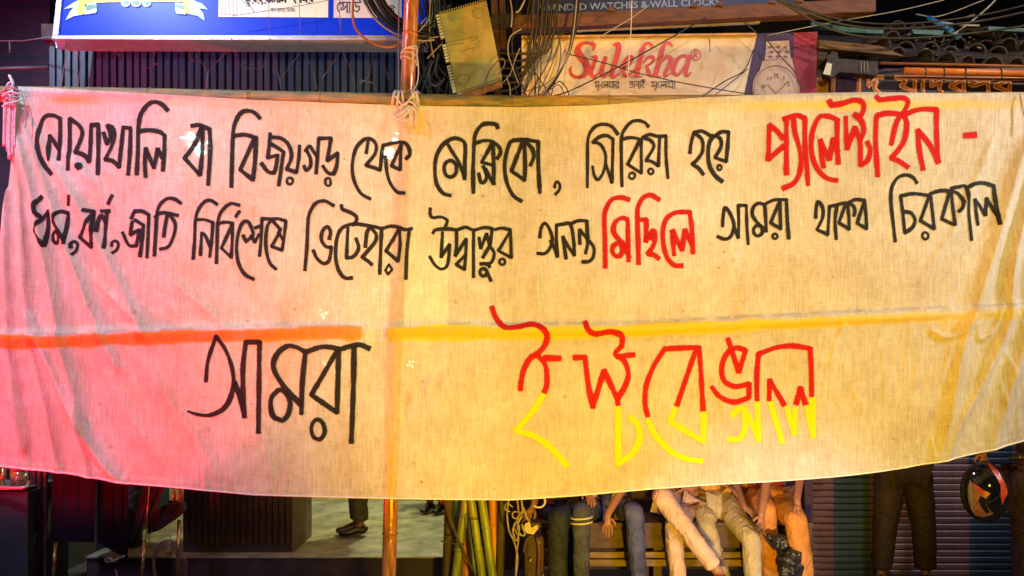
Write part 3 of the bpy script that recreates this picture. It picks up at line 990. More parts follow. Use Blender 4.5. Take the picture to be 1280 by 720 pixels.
# shop interior
room = thing('shop_room', 'narrow open shop room with yellow lit back wall above the cement floor', 'shop', (-1.5, 8.4, 0.224))
MB().box((-3.6, 8.40, 0.226), (-0.3, 8.5, 3.2)).build('back_wall', M_YWALL, room)
MB().box((-0.49, 6.3, 0.0), (-0.40, 8.395, 3.2)).build('side_wall', mat('side_plaster', (0.10, 0.075, 0.05), 0.8, var=0.4), room)
MB().box((-3.6, 6.1, 3.2), (-0.3, 8.6, 3.3)).build('room_ceiling', M_DARKW, room)
MB().box((-3.7, 6.5, 0.0), (-3.6, 8.4, 3.2)).build('side_wall', M_DARKW, room)
# dark building mass behind everything
b = thing('dark_building', 'unlit old building rising in the dark behind the shop signs', 'building', (0, 10, 0))
MB().box((-14, 9.2, 0), (14, 10.2, 7.5)).build('wall', M_DARKW, b)
for i in range(7):
    MB().box((-9 + i * 2.6, 9.14, 4.6), (-8.0 + i * 2.6, 9.198, 6.2)).build('window', mat('dark_window', (0.01, 0.012, 0.02), 0.2, var=0.2), b)

# ---- ribbed counter under the left part of the banner
M_RIB = mat('ribbed_brown_wood', (0.050, 0.024, 0.012), 0.45, var=0.5, scale=8, stretch=(6, 6, 1), bump=0.3)
M_RIBS = mat('counter_side', (0.13, 0.095, 0.05), 0.6, var=0.3, scale=8)
ct = thing('shop_counter', 'dark brown ribbed wooden counter standing on the cement floor', 'counter', P(297, 690, 6.12))
zb = 0.226
cx0, cx1 = P(228, 0, 6.12).x, P(364, 0, 6.12).x
nb = 17
for i in range(nb):
    a = cx0 + (cx1 - cx0) * i / nb
    c = cx0 + (cx1 - cx0) * (i + 1) / nb
    MB().box((a + .004, 6.12 + (i % 3) * 0.002, zb + 0.06), (c - .004, 6.15, 1.05)).build('board', M_RIB, ct, bevel=0.003)
MB().box((cx0, 6.14, zb), (cx1, 6.70, 1.05)).build('carcass', MATS['plinth_dark'], ct)
MB().box((cx1 + 0.002, 6.125, zb), (cx1 + 0.012, 6.70, 1.05)).build('side_panel', M_RIBS, ct)
MB().box((cx0 - .03, 6.08, 1.052), (cx1 + .05, 6.74, 1.09)).build('counter_top', MATS['ribbed_brown_wood'], ct, bevel=0.004)

# ---- vertical ribbed metal shutter above the banner
M_SH = mat('grey_painted_sheet', (0.050, 0.115, 0.14), 0.5, var=0.35, scale=5, stretch=(2, 2, 0.6), bump=0.25)
sh = thing('ribbed_shutter', 'dark grey vertically ribbed metal shutter under the illuminated blue sign', 'shutter', P(290, 135, 5.98))
zt, zbm = P(0, 50, 5.95).z, P(0, 190, 5.95).z
n = 47
x0, x1 = P(60, 0, 5.95).x, P(512, 0, 5.95).x
slme = None
for i in range(n):
    a = x0 + (x1 - x0) * i / n
    wd = (x1 - x0) / n
    if slme is None:
        mb = MB()
        mb.slab([(-wd * .36, 0, zt), (wd * .36, 0, zt), (wd * .36, 0, zbm), (-wd * .36, 0, zbm)], 0.03)
        s0 = mb.build('slat', M_SH, None, bevel=0.006, origin=(0, 0, zbm))
        slme = s0.data
        o = s0
    else:
        o = s0.copy()
        COL.objects.link(o)
    o.parent = sh
    o.location = Vector((a + wd / 2, 5.95 + random.uniform(-.004, .004), zbm)) - sh.location
    o.rotation_euler = (0, random.uniform(-.006, .006), random.uniform(-.15, .15))
MB().box((x0, 5.985, zbm), (x1, 6.0, zt)).build('backing_sheet', mat('shutter_backing', (0.02, 0.02, 0.025), 0.7), sh)
MB().box((x0 - .02, 5.90, zt - 0.015), (x1 + .05, 6.02, zt + 0.10)).build('head_beam', mat('head_beam_brown', (0.05, 0.03, 0.028), 0.6, var=0.4), sh)
xr = P(1700, 0, 5.95).x

# dark recess at the far left, with two pipes
rc = thing('dark_shopfront', 'black unlit shopfront recess at the far left edge', 'shopfront', P(20, 200, 6.4))
MB().box((P(-140, 0, 6.4).x, 6.4, 0), (P(62, 0, 6.4).x, 6.5, 4.7)).build('wall', mat('navy_wall', (0.012, 0.014, 0.03), 0.8, var=.5, scale=3), rc)
MB().tube([P(-80, 88, 6.2), P(60, 84, 6.2)], 0.014, 8).build('pipe', mat('grey_pipe', (0.10, 0.10, 0.11), 0.4), rc, True)
MB().tube([P(-80, 52, 5.8), P(30, 51, 5.8), P(64, 46, 5.7)], 0.005, 6).build('wire', MATS['grey_pipe'], rc, True)
MB().tube([P(12, 52, 5.8), P(12.5, 66, 5.8)], 0.006, 6).build('wire_end', MATS['grey_pipe'], rc, True)

# ------------------------------------------------------------------ the illuminated blue sign
M_ALU = mat('aluminium_frame', (0.62, 0.66, 0.70), 0.35, 0.6, var=0.15, scale=14)
M_BLUE = mat('blue_backlit_acrylic', (0.003, 0.028, 0.55), 0.35, var=0.10, scale=1.2, emit=(0.003, 0.04, 0.75), estr=0.55, spec=0.3, bump=0.0)
M_CREAM = mat('cream_backlit_print', (0.66, 0.72, 0.60), 0.4, var=0.05, scale=3, emit=(0.6, 0.7, 0.55), estr=0.42, bump=0.0)
M_LILAC = mat('lilac_backlit_print', (0.60, 0.60, 0.66), 0.4, var=0.05, scale=3, emit=(0.6, 0.6, 0.7), estr=0.35, bump=0.0)
M_INK = mat('sign_ink', (0.015, 0.02, 0.03), 0.5, bump=0.0)
M_INK2 = mat('sign_ink_grey', (0.16, 0.22, 0.20), 0.5, bump=0.0)
M_LIME = mat('lime_print', (0.45, 0.62, 0.05), 0.4, var=0.2, scale=9, emit=(0.4, 0.6, 0.04), estr=0.5, bump=0.0)
M_MINT = mat('mint_print', (0.35, 0.62, 0.55), 0.4, var=0.2, scale=9, emit=(0.35, 0.65, 0.6), estr=0.5, bump=0.0)
M_TEAL = mat('teal_print', (0.10, 0.30, 0.22), 0.4, var=0.3, scale=20, emit=(0.1, 0.3, 0.2), estr=0.4, bump=0.0)
SD = 5.55
sg_ = thing('illuminated_sign', 'long illuminated blue shop sign with a yellow scroll and cream panels', 'sign', P(290, 50, SD))
quad = lambda pts, d: [P(x, y, d) for x, y in pts]
MB().slab(quad([(80, -90), (530, -90), (530, 44), (72, 44)], SD), 0.18).build('sign_face', M_BLUE, sg_)
MB().slab([P(65, 44.2, SD - .02), P(532, 43.8, SD - .02), P(532, 50.2, SD - .02), P(63, 48.8, SD - .02)], 0.22).build('frame_rail', M_ALU, sg_, bevel=0.003)
MB().slab([P(80.5, -90, SD - .022), P(86, -90, SD - .022), P(72.5, 43.8, SD - .022), P(65.2, 43.8, SD - .022)], 0.22).build('frame_rail', M_ALU, sg_, bevel=0.003)
MB().slab([P(69, 52, SD + .05), P(82, 52, SD + .05), P(81, 61, SD + .05), P(70, 60, SD + .05)], 0.02).build('bracket', MATS['aluminium_frame'], sg_)


def flat(name, pts, m, d, parent, th=0.004):
    q = quad(pts, d)
    k = len(q)
    vs = q + [p + Vector((0, th, 0)) for p in q]
    fs = [tuple(range(k))[::-1]] + [tuple(range(k, 2 * k))] + [(i, (i + 1) % k, (i + 1) % k + k, i + k) for i in range(k)]
    return link_mesh(name, vs, fs, m, parent)


flat('cream_panel', [(274, -70), (411, -70), (410, 21.5), (273, 21)], M_CREAM, SD - .006, sg_)
flat('white_panel', [(418, -70), (502, -70), (502, 22), (417, 22)], M_LILAC, SD - .006, sg_)
# scroll
flat('scroll_band', [(100, -6), (240, -6), (240, 2.6), (170, 1.8), (122, 3.2), (108, 6), (106, 4)], M_LIME, SD - .006, sg_)
flat('scroll_tail', [(102, -4), (99, 0), (92, 3), (80, 11), (92, 9), (87, 15), (82, 25), (92, 20), (104, 18), (104, -4)], M_MINT, SD - .008, sg_)
flat('scroll_fold', [(97, -4), (106, -4), (106, 17), (97, 17.4)], M_LIME, SD - .010, sg_)
flat('scroll_curl', [(106, 9), (110, 5), (120, 3), (121, 14), (119, 16), (106, 18)], M_MINT, SD - .0095, sg_)
flat('scroll_shadow', [(107, 8), (111, 6), (119, 5), (120, 10), (108, 13)], M_TEAL, SD - .0115, sg_)
flat('scroll_tail', [(236, -4), (245, 2), (252, 4), (260, 12), (249, 10), (254, 17), (256, 25.5), (247, 20), (234, 17), (234, -4)], M_MINT, SD - .008, sg_)
flat('scroll_fold', [(228, -4), (236, -4), (237, 16.5), (230, 16.5)], M_LIME, SD - .010, sg_)
flat('scroll_curl', [(232, 9), (228, 4), (219, 3), (219, 13), (221, 17), (232, 18)], M_MINT, SD - .0095, sg_)
flat('scroll_shadow', [(231, 8), (227, 6), (220, 5), (220, 9), (230, 12)], M_TEAL, SD - .0115, sg_)
for cx, rx in ((157, 6), (170, 6.5), (183, 6)):
    flat('scallop', [(cx - rx, 1)] + [(cx - rx * math.cos(a), 3 + 5.5 * math.sin(a)) for a in [i * math.pi / 8 for i in range(1, 8)]] + [(cx + rx, 1)], M_MINT, SD - .0085 - 0.0004 * (cx % 3), sg_)
    flat('scallop_shade', [(cx - rx * .6, 1)] + [(cx - rx * .6 * math.cos(a), 2.5 + 3 * math.sin(a)) for a in [i * math.pi / 6 for i in range(1, 6)]] + [(cx + rx * .6, 1)], M_TEAL, SD - .012 - 0.0004 * (cx % 3), sg_)
# simplified drawings and writing on the cream panel
GLY = {
    'স': (72, '0,0 70,0|62,0 62,100|8,5 25,30 30,60 15,80 5,60|25,50 62,80'),
    'ল': (84, '0,0 80,0|72,0 72,100|10,90 12,50 28,35 40,70 52,35 72,60'),
    'খ': (78, '0,0 75,0|68,0 68,100|12,15 25,20 22,45 !8,65 68,90'),
    'া': (26, '0,0 26,0|14,0 14,100'),
    'র': (70, '0,0 70,0|60,0 60,95|60,5 !5,50 60,90|22,104 30,108'),
    'ব': (70, '0,0 70,0|60,0 60,98|60,5 !5,50 60,90'),
    'জ': (92, '0,0 92,0|18,0 !15,42 50,35 48,75 25,90 5,75|50,15 80,35 80,100'),
    'ন': (72, '0,0 70,0|62,0 62,100|8,50 25,35 62,75'),
    'ই': (72, '0,0 70,0|10,-30 35,-18 62,-35 68,-10 45,0|30,5 55,30 !15,60 60,95'),
    'দ': (72, '0,0 70,0|15,0 !20,60 55,28 50,70 70,105'),
    'য': (74, '0,0 72,0|62,0 62,100|10,6 38,25 !8,60 62,85'),
    'প': (80, '0,0 80,0|70,0 70,100|8,20 28,12 30,40 12,55 25,72 70,25'),
    'ি': (26, '14,0 14,100|14,0 20,-30 50,-42 85,-20 90,-2'),
    'ে': (30, '28,0 8,25 5,60 22,90'),
    'ড': (68, '0,0 70,0|20,0 !20,45 50,35 52,70 30,90 5,75'),
    'ঘ': (72, '0,0 10,0|62,0 62,100|5,15 30,18 25,42 !8,50 20,78 62,70'),
    'ম': (72, '0,0 70,0|62,0 62,100|8,10 20,60 8,80 30,80 22,60 62,75'),
    'ত': (70, '0,0 70,0|35,0 55,25 50,75 15,80 5,50'),
    'ু': (2, '-34,108 -20,116 -15,134'),
    'y': (20, '6,10 20,45 16,90 -8,100'),
    '-': (36, '6,55 28,55'),
    ',': (16, '6,100 2,118'),
    ' ': (46, ''),
}


def inscription(text, x, y, h, w_, m, surf, parent, sx=1.0, slope=0.0, name='letter'):
    k = h / 100.0
    for chx in text:
        adv, st = GLY[chx]
        if st:
            word_txt = st
            mb = MB()
            for s_ in parse(word_txt):
                ribbon(mb, [(x + p[0] * k * sx, y + p[1] * k + slope * (p[0] * k * sx), None) for p in s_], w_, surf, step=0.6, jitter=0.02)
            mb.build(name, m, parent, True)
        x += adv * k * sx
        y += slope * adv * k * sx


inscription('তুরর,রাজাম দনঘর', 306, -9, 12, 2.0, M_INK, on_plane(SD - .006), sg_, 0.84)
inscription('বন মদর খলস', 338, 10.5, 4.2, 0.7, M_INK2, on_plane(SD - .006), sg_, 1.05)
inscription('েপািড', 421, 3, 13, 1.3, M_INK, on_plane(SD - .006), sg_, 1.0)
inscription('লািড', 478, 10, 7.5, 1.3, M_INK, on_plane(SD - .006), sg_, 1.0)
mb = MB()
for s_ in parse('302,0 306,3 312,2 313,-3|309,4 308,7 314,9 317,15|315,-2 318,2 322,1'):
    ribbon(mb, s_, 0.8, on_plane(SD - .006), step=0.8, jitter=0.02)
mb.build('map_outline', M_INK2, sg_, True)['kind'] = 'stuff'
mb = MB()
for xx in (277, 281, 286, 291, 296):
    ribbon(mb, [(xx, -10, None), (xx + .2, 18, None)], 0.5, on_plane(SD - .006), step=4, jitter=0)
ribbon(mb, [(276, 17.5, None), (296, 18, None)], 0.5, on_plane(SD - .006), step=4, jitter=0)
mb.build('ruled_box', M_INK2, sg_, True)['kind'] = 'stuff'

# ------------------------------------------------------------------ wires over the shutter
M_WIRE = mat('dusty_brown_wire', (0.16, 0.11, 0.09), 0.6, var=0.3)
M_BLK = mat('black_cable', (0.010, 0.010, 0.012), 0.5, var=0.3, spec=0.6)
M_GREYC = mat('grey_cable', (0.30, 0.30, 0.30), 0.5, var=0.2)
M_ORC = mat('orange_cable', (0.36, 0.12, 0.04), 0.45, var=0.3)


def wires(name, label, cat, lst, m, group=None, part='strand'):
    zs = [P(*q) for l in lst for q in l[0]]
    base = min(zs, key=lambda v: v.z)
    t = thing(name, label, cat, base, group)
    for pts, r in lst:
        MB().tube(wire(pts), r, 6).build(part, m, t, True)
    return t


d = 5.75
wires('hanging_wire', 'thin dusty wires festooned in loops over the grey shutter', 'wire', [
    ([(84, 58, d), (80, 85, d), (76, 112, d)], .0035), ([(96, 60, d), (100, 80, d), (97, 112, d)], .003),
    ([(60, 47, 5.5), (110, 59, d), (140, 62, d)], .003), ([(142, 50, d), (143, 62, d), (150, 72, d)], .003),
    ([(192, 52, d), (194, 62, d), (191, 78, d), (196, 80, d), (178, 88, d)], .0035), ([(204, 60, d), (238, 61, d), (236, 70, d), (245, 78, d)], .004),
    ([(289, 47, 5.5), (286, 62, d), (262, 88, d), (258, 112, d)], .0035), ([(244, 68, d), (256, 84, d), (260, 100, d)], .003),
    ([(292, 60, d), (298, 78, d), (312, 86, d), (330, 84, d)], .0035), ([(296, 58, d), (336, 56, d)], .003),
    ([(337, 48, 5.5), (337, 60, d), (325, 92, d)], .003), ([(338, 60, d), (346, 84, d), (352, 112, d)], .003),
    ([(378, 57, d), (428, 59, d)], .0045), ([(376, 50, 5.5), (378, 60, d), (352, 98, d)], .0035), ([(378, 60, d), (392, 90, d), (396, 112, d)], .003),
    ([(428, 60, d), (402, 100, d)], .0045), ([(426, 60, d), (440, 92, d), (444, 112, d)], .0035), ([(425, -10, 5.45), (425, 30, 5.45), (428, 60, d)], .0028),
    ([(374, -10, 5.45), (375, 44, 5.45)], .0022), ([(336, -10, 5.45), (336, 46, 5.45)], .0016), ([(290, 20, 5.45), (370, 8, 5.45), (412, 0, 5.45)], .002),
    ([(466, 60, d), (462, 92, d), (450, 106, d)], .003), ([(476, 66, d), (486, 100, d)], .003), ([(450, 100, d), (468, 104, d)], .005)], M_WIRE)

# coil of black cable in front of the blue sign
cc = thing('cable_coil', 'thick hanging coil of black cable in front of the blue sign', 'cable coil', P(525, 50, 5.4))
for k in range(13):
    cxp, cyp = 527 + random.uniform(-2, 2), -32 + random.uniform(-2, 2)
    rx = 56 + k * 1.65 + random.uniform(-1, 1)
    ry = 62 + k * 1.6 + random.uniform(-1.5, 1.5)
    d = 5.42 - random.uniform(0, .05)
    MB().tube([P(cxp + rx * math.cos(a), cyp + ry * math.sin(a), d + 0.03 * math.sin(2 * a + k)) for a in [i * math.pi / 20 for i in range(9, 24)]], 0.0098, 7).build('cable_loop', M_BLK, cc, True)
MB().tube([P(530 + 84 * math.cos(a), -36 + 87 * math.sin(a), 5.33) for a in [i * math.pi / 20 for i in range(9, 22)]], 0.0055, 7).build('grey_loop', M_GREYC, cc, True)
oc = thing('cable_loop', 'single orange brown cable looping below the black coil', 'cable', P(480, 60, 5.3))
MB().tube(wire([(443, -20, 5.3), (441, 20, 5.3), (446, 38, 5.3), (462, 52, 5.3), (482, 59, 5.3), (500, 56, 5.3), (514, 50, 5.32), (522, 42, 5.5)]), 0.0085, 8).build('cable', M_ORC, oc, True)
pl_ = thing('plumb_wire', 'thin pale wire hanging straight down just left of the upright pole', 'wire', P(498, 118, 5.3))
MB().tube(wire([(499, -10, 5.3), (498, 50, 5.3), (498, 118, 5.3)]), 0.004, 6).build('wire', M_GREYC, pl_, True)

# tangle of wires between the pole and the beige box, all along to the right
M_TEALC = mat('greenish_cable', (0.10, 0.22, 0.20), 0.45)
lst = []
rnd = random.Random(5)
for k in range(16):
    x = 522 + rnd.uniform(0, 45)
    lst.append(([(x, -12, 5.6 + rnd.uniform(-.1, .1)), (x + rnd.uniform(-12, 14), 30, 5.55), (x + rnd.uniform(-14, 16), 70, 5.6), (x + rnd.uniform(-10, 20), 118, 5.6)], rnd.uniform(.003, .006)))
wires('wire_tangle', 'dense tangle of black wires between the upright pole and the beige box', 'wires', lst, M_BLK)
wires('wire_tangle', 'tangle of pale and greenish wires above the left shoulder of the beige box', 'wires',
      [([(533 + k * 4, -10, 5.5), (538 + k * 3, 12 + k, 5.48), (531 + k * 6, 34, 5.48), (545 + k * 2, 22 + k * 2, 5.5), (552 + k * 3, 6, 5.5)], .003) for k in range(5)], M_TEALC)
wires('hanging_wire', 'pale cable with a loose end hanging right of the upright pole', 'wire',
      [([(538, -10, 5.4), (537, 40, 5.4), (542, 72, 5.4)], .0042), ([(534, 73, 5.4), (545, 62, 5.4), (553, 54, 5.4)], .0045), ([(523, 40, 5.3), (532, 30, 5.3), (536, 24, 5.3)], .004),
       ([(526, 30, 5.3), (533, 22, 5.3)], .003), ([(536, 48, 5.4), (552, 45, 5.4)], .004)], M_GREYC)
pc = thing('cable_bunch', 'short black plug end hanging beside the beige box', 'cable', P(545, 105, 5.35))
MB().tube(wire([(541, 75, 5.35), (536, 92, 5.35), (539, 104, 5.35), (548, 106, 5.35), (556, 98, 5.35)]), 0.008, 8).build('cable', M_BLK, pc, True)
MB().tube(wire([(549, 66, 5.4), (545, 90, 5.4), (552, 104, 5.4)]), 0.012, 8).build('cable', M_BLK, pc, True)

lst = []
for k in range(7):
    x = 640 + rnd.uniform(0, 60)
    lst.append(([(x, -12, 5.5 + rnd.uniform(-.1, .05)), (x + rnd.uniform(-14, 10), 30, 5.45), (x + rnd.uniform(-24, 12), 70, 5.45), (x + rnd.uniform(-30, 10), 124, 5.42)], rnd.uniform(.0025, .0055)))
wires('thick_cables', 'thick black cables drooping behind the beige box towards the cream sign', 'cables',
      [([(520 + 6 * k, -12, 5.5), (534 + 9 * k, 40 + 4 * k, 5.5), (560 + 12 * k, 96 - 6 * k, 5.5), (640 + 3 * k, 112 - 9 * k, 5.48), (662 + 5 * k, 60, 5.45), (668 + 6 * k, -12, 5.42)], .009) for k in range(6)], M_BLK)
wires('cable_tangle', 'loose tangle of black cables hanging over the left edge of the cream sign', 'wires', lst, M_BLK)
wires('roof_cables', 'thick black cables drooping across the dark sky above the tile roof', 'cables',
      [([(960, -8, 5.4), (1040, 22 + 5 * k, 5.38), (1120, 30 + 6 * k, 5.35), (1220, 20 + 7 * k, 5.35), (1300, 2 + 9 * k, 5.3)], .006 + .002 * (k % 2)) for k in (0, 1, 3)], M_BLK)
# ------------------------------------------------------------------ beige toothed box
M_BEIGE = mat('beige_enamel', (0.42, 0.38, 0.19), 0.45, var=0.25, scale=7, bump=0.15, col2=(0.26, 0.25, 0.14))
M_BEIGD = mat('orange_rusty_base', (0.32, 0.14, 0.04), 0.6, var=0.5)
M_PALE = mat('pale_plastic_edge', (0.60, 0.62, 0.50), 0.5, var=0.15)
bd = 5.35
bx = thing('meter_box', 'tilted beige electric box with toothed edges hung among wires', 'electric box', P(590, 115, bd))
TL, TR, BR, BL = (549.5, 17.5), (608, 0.5), (627.5, 96), (571, 115)
MB().slab(quad([TL, TR, BR, BL], bd), 0.12).build('cover', M_BEIGE, bx, bevel=0.006)


def lerp2(a, b, t):
    return (a[0] + (b[0] - a[0]) * t, a[1] + (b[1] - a[1]) * t)


for k in range(26):
    if k in (8, 9, 16):
        continue
    t0, t1 = k / 26, (k + 0.55) / 26
    a, c = lerp2(TL, BL, t0), lerp2(TL, BL, t1)
    MB().slab([P(a[0] - 5, a[1] + 1.5, bd), P(a[0] - .3, a[1], bd), P(c[0] - .3, c[1], bd), P(c[0] - 5, c[1] + 1.5, bd)], 0.03).build('tooth', M_PALE, bx)
for k in range(20):
    t0, t1 = k / 20, (k + 0.5) / 20
    a, c = lerp2(TL, TR, t0), lerp2(TL, TR, t1)
    MB().slab([P(a[0], a[1] - 2.6, bd), P(c[0], c[1] - 2.6, bd), P(c[0], c[1] - .2, bd), P(a[0], a[1] - .2, bd)], 0.03).build('tooth', M_BEIGE, bx)
    a, c = lerp2(BL, BR, t0), lerp2(BL, BR, t1)
    MB().slab([P(a[0], a[1] + .2, bd), P(c[0], c[1] + .2, bd), P(c[0], c[1] + 2.8, bd), P(a[0], a[1] + 2.8, bd)], 0.03).build('tooth', M_BEIGE, bx)
MB().slab(quad([(571, 117), (627, 99), (628, 106), (580, 122)], bd + .05), 0.05).build('base_strip', M_BEIGD, bx)
mb = MB()
for s_ in parse('591,14 601,10 604,20 594,22 !591,14|570,96 583,93 586,102 573,105 !570,96|558,54 575,50 599,45|560,57 580,54|590,52 596,48 598,54 592,56|576,64 600,58'):
    ribbon(mb, s_, 0.6, on_plane(bd), step=1, jitter=0.05)
mb.build('faint_marks', mat('faint_print', (0.20, 0.19, 0.10), 0.6), bx, True)['kind'] = 'stuff'
mb = MB()
ribbon(mb, [(562, 23, None), (568, 24.5, None)], 5, on_plane(bd), step=1)
mb.build('blue_label', mat('pale_blue_sticker', (0.28, 0.34, 0.34), 0.5, var=.3, scale=60), bx, True)
bp_ = thing('wire_loop', 'brown wire curling over the lower right corner of the beige box', 'wire', P(610, 110, 5.3))
MB().tube(wire([(606, 118, 5.3), (609, 96, 5.29), (618, 80, 5.29), (628, 73, 5.29), (631, 80, 5.3), (624, 92, 5.3)]), 0.004, 6).build('wire', M_WIRE, bp_, True)

# posts and clutter between the box and the white sign
M_REDW = mat('red_brown_wood', (0.12, 0.045, 0.022), 0.6, var=0.5, scale=6, stretch=(4, 4, 1), bump=0.3)
po = thing('wooden_post', 'reddish brown timber post behind the right edge of the beige box', 'post', P(622, 140, 5.75))
MB().slab([P(613, -20, 5.75), P(621, -20, 5.75), P(628, 140, 5.75), P(619, 140, 5.75)], 0.05).build('post', M_REDW, po)
MB().slab([P(624, -20, 5.78), P(631, -20, 5.78), P(633, 60, 5.78), P(625, 60, 5.78)], 0.05).build('post_cleat', M_REDW, po)
MB().slab([P(610, 22, 5.72), P(652, 14, 5.72), P(652, 30, 5.72), P(612, 36, 5.72)], 0.03).build('brace', MATS['plinth_dark'], po)
wires('hanging_wire', 'pale looping wires between the beige box and the white sign', 'wire',
      [([(636, -10, 5.4), (640, 14, 5.4), (639, 34, 5.4)], .0045), ([(656, 0, 5.4), (650, 12, 5.4), (645, 16, 5.4)], .006), ([(652, 36, 5.4), (638, 46, 5.4), (635, 66, 5.4), (642, 88, 5.4), (648, 104, 5.4)], .0038),
       ([(650, 60, 5.4), (644, 74, 5.4), (638, 92, 5.4), (628, 104, 5.4)], .003), ([(633, 96, 5.4), (637, 108, 5.4), (638, 120, 5.4)], .0045)], M_GREYC)

# ------------------------------------------------------------------ upper blue sign with the watch shop lettering and its beam
M_NAVY = mat('navy_sign_sheet', (0.008, 0.02, 0.10), 0.45, var=0.3, scale=4)
us = thing('shop_sign', 'dark blue watch shop sign with pale capitals on the brown beam', 'sign', P(815, 25, 5.75))
ud = 5.75
MB().slab([P(668, -60, ud), P(1000, -60, ud), P(1000, 5, ud), P(668, 17, ud)], 0.05).build('sign_board', M_NAVY, us)


def text_obj(body, size, m, parent, a, b, d, name, ext=0.001, bold=0.0, hscale=None):
    """latin text as a mesh from pixel a (left baseline) to pixel b (right baseline)"""
    cu = bpy.data.curves.new('t', 'FONT')
    cu.body = body
    cu.extrude = ext
    cu.offset = bold
    cu.resolution_u = 3
    to = bpy.data.objects.new('t', cu)
    COL.objects.link(to)
    bpy.context.view_layer.update()
    me_ = bpy.data.meshes.new_from_object(to)
    bpy.data.objects.remove(to)
    co = np.empty(len(me_.vertices) * 3)
    me_.vertices.foreach_get('co', co)
    co = co.reshape(-1, 3)
    A, B = P(*a, d), P(*b, d)
    wx = co[:, 0].max() - co[:, 0].min()
    k = (B - A).length / wx
    ang = math.atan2((B - A).z, (B - A).x)
    x = (co[:, 0] - co[:, 0].min()) * k
    z = co[:, 1] * (size * d / F / 0.72)
    X = A.x + x * math.cos(ang) - z * math.sin(ang)
    Z = A.z + x * math.sin(ang) + z * math.cos(ang)
    off = rootloc(parent)
    n_ = np.stack([X - off.x, d - 0.003 - co[:, 2] - off.y, Z - off.z], -1)
    me_.vertices.foreach_set('co', n_.ravel())
    me_.materials.clear()
    me_.materials.append(m)
    me_.update()
    o_ = bpy.data.objects.new(name, me_)
    o_.parent = parent
    COL.objects.link(o_)
    o_['kind'] = 'stuff'
    return o_


M_PALEB = mat('pale_blue_lettering', (0.26, 0.36, 0.52), 0.5, var=0.3, scale=30)
text_obj('BRANDED WATCHES & WALL CLOCKS', 8.5, M_PALEB, us, (675, 14.5), (900, 6.5), ud, 'lettering', bold=0.02)
M_BEAM = mat('brown_beam', (0.13, 0.05, 0.028), 0.6, var=0.45, scale=6, stretch=(1, 4, 4), bump=0.3)
be = thing('roof_beam', 'long brown timber beam rising to the right under the blue sign', 'beam', P(850, 30, 5.6))
MB().slab([P(640, 19, 5.62), P(1095, -3, 5.62), P(1095, 14, 5.62), P(640, 36, 5.62)], 0.10).build('beam', M_BEAM, be, bevel=0.006)
for x in (764, 868, 900, 966, 1000):
    y = 19 - (x - 640) * 22 / 455
    MB().slab([P(x - 5, y - 1, 5.60), P(x, y - 6, 5.60), P(x + 5, y - 1, 5.60), P(x + 4, y + 1, 5.60)], 0.05).build('bracket', M_BEAM, be)

# white printed sign with red italic name
M_CR = mat('sign_flex_cream', (0.60, 0.54, 0.46), 0.5, var=0.14, scale=3.5, bump=0.1, col2=(0.50, 0.34, 0.18))
M_PURP = mat('sign_flex_purple', (0.028, 0.006, 0.075), 0.45, var=0.3, scale=5)
M_MAG = mat('sign_flex_magenta', (0.24, 0.008, 0.045), 0.45, var=0.35, scale=4)
M_BACKS = mat('steel_back', (0.03, 0.03, 0.03), 0.7)
wd_ = 5.55
ws = thing('printed_sign', 'cream printed shop sign with a red italic name and a wrist watch picture', 'sign', P(835, 125, wd_))
strip = MB().slab([P(720, 33, 5.70), P(950, 22, 5.70), P(950, 29, 5.70), P(720, 39, 5.70)], 0.02).build('upper_flex_strip', M_CR, ws)
MB().slab([P(652, 47, wd_ + .01), P(1022, 40, wd_ + .01), P(1018, 160, wd_ + .01), P(652, 160, wd_ + .01)], 0.04).build('sign_frame', M_BACKS, ws)
# gently rippled flex sheet
for nm, x_0, x_1, top0, top1, slant0, slant1, m_ in (('flex_sheet', 652, 946, 46.5, 43, 0, -24, M_CR), ('flex_sheet', 946, 992, 43, 41, -24, 0, M_PURP), ('flex_sheet', 992, 1022, 41, 39.5, 0, -3, M_MAG)):
    vs, fs = [], []
    na, nb2 = 50, 12
    for j in range(nb2 + 1):
        for i in range(na + 1):
            u, v = i / na, j / nb2
            x = x_0 + (x_1 - x_0) * u + (slant0 * (1 - u) + slant1 * u) * v * 0.95
            y = (top0 + (top1 - top0) * u) * (1 - v) + 150 * v
            vs.append(P(x, y, wd_ - 0.003 + 0.0015 * math.sin(u * 17 + v * 3) * (x_1 - x_0) / 300 + 0.001 * math.sin(u * 5 - v * 7)))
    for j in range(nb2):
        for i in range(na):
            a = j * (na + 1) + i
            fs.append((a, a + na + 1, a + na + 2, a + 1))
    link_mesh(nm, vs, fs, m_, ws, True)
MB().slab([P(652, 44.5, wd_ - .03), P(946, 41, wd_ - .03), P(946, 43.5, wd_ - .03), P(652, 47.5, wd_ - .03)], 0.03).build('wooden_batten', mat('pale_batten', (0.45, 0.24, 0.10), 0.6, var=.3), ws)
M_SRED = mat('sign_red_print', (0.50, 0.03, 0.02), 0.45, var=0.15, scale=10, bump=0.05)
T_ = (700, 40, 6.737)
fl = on_plane(wd_ - .0055)
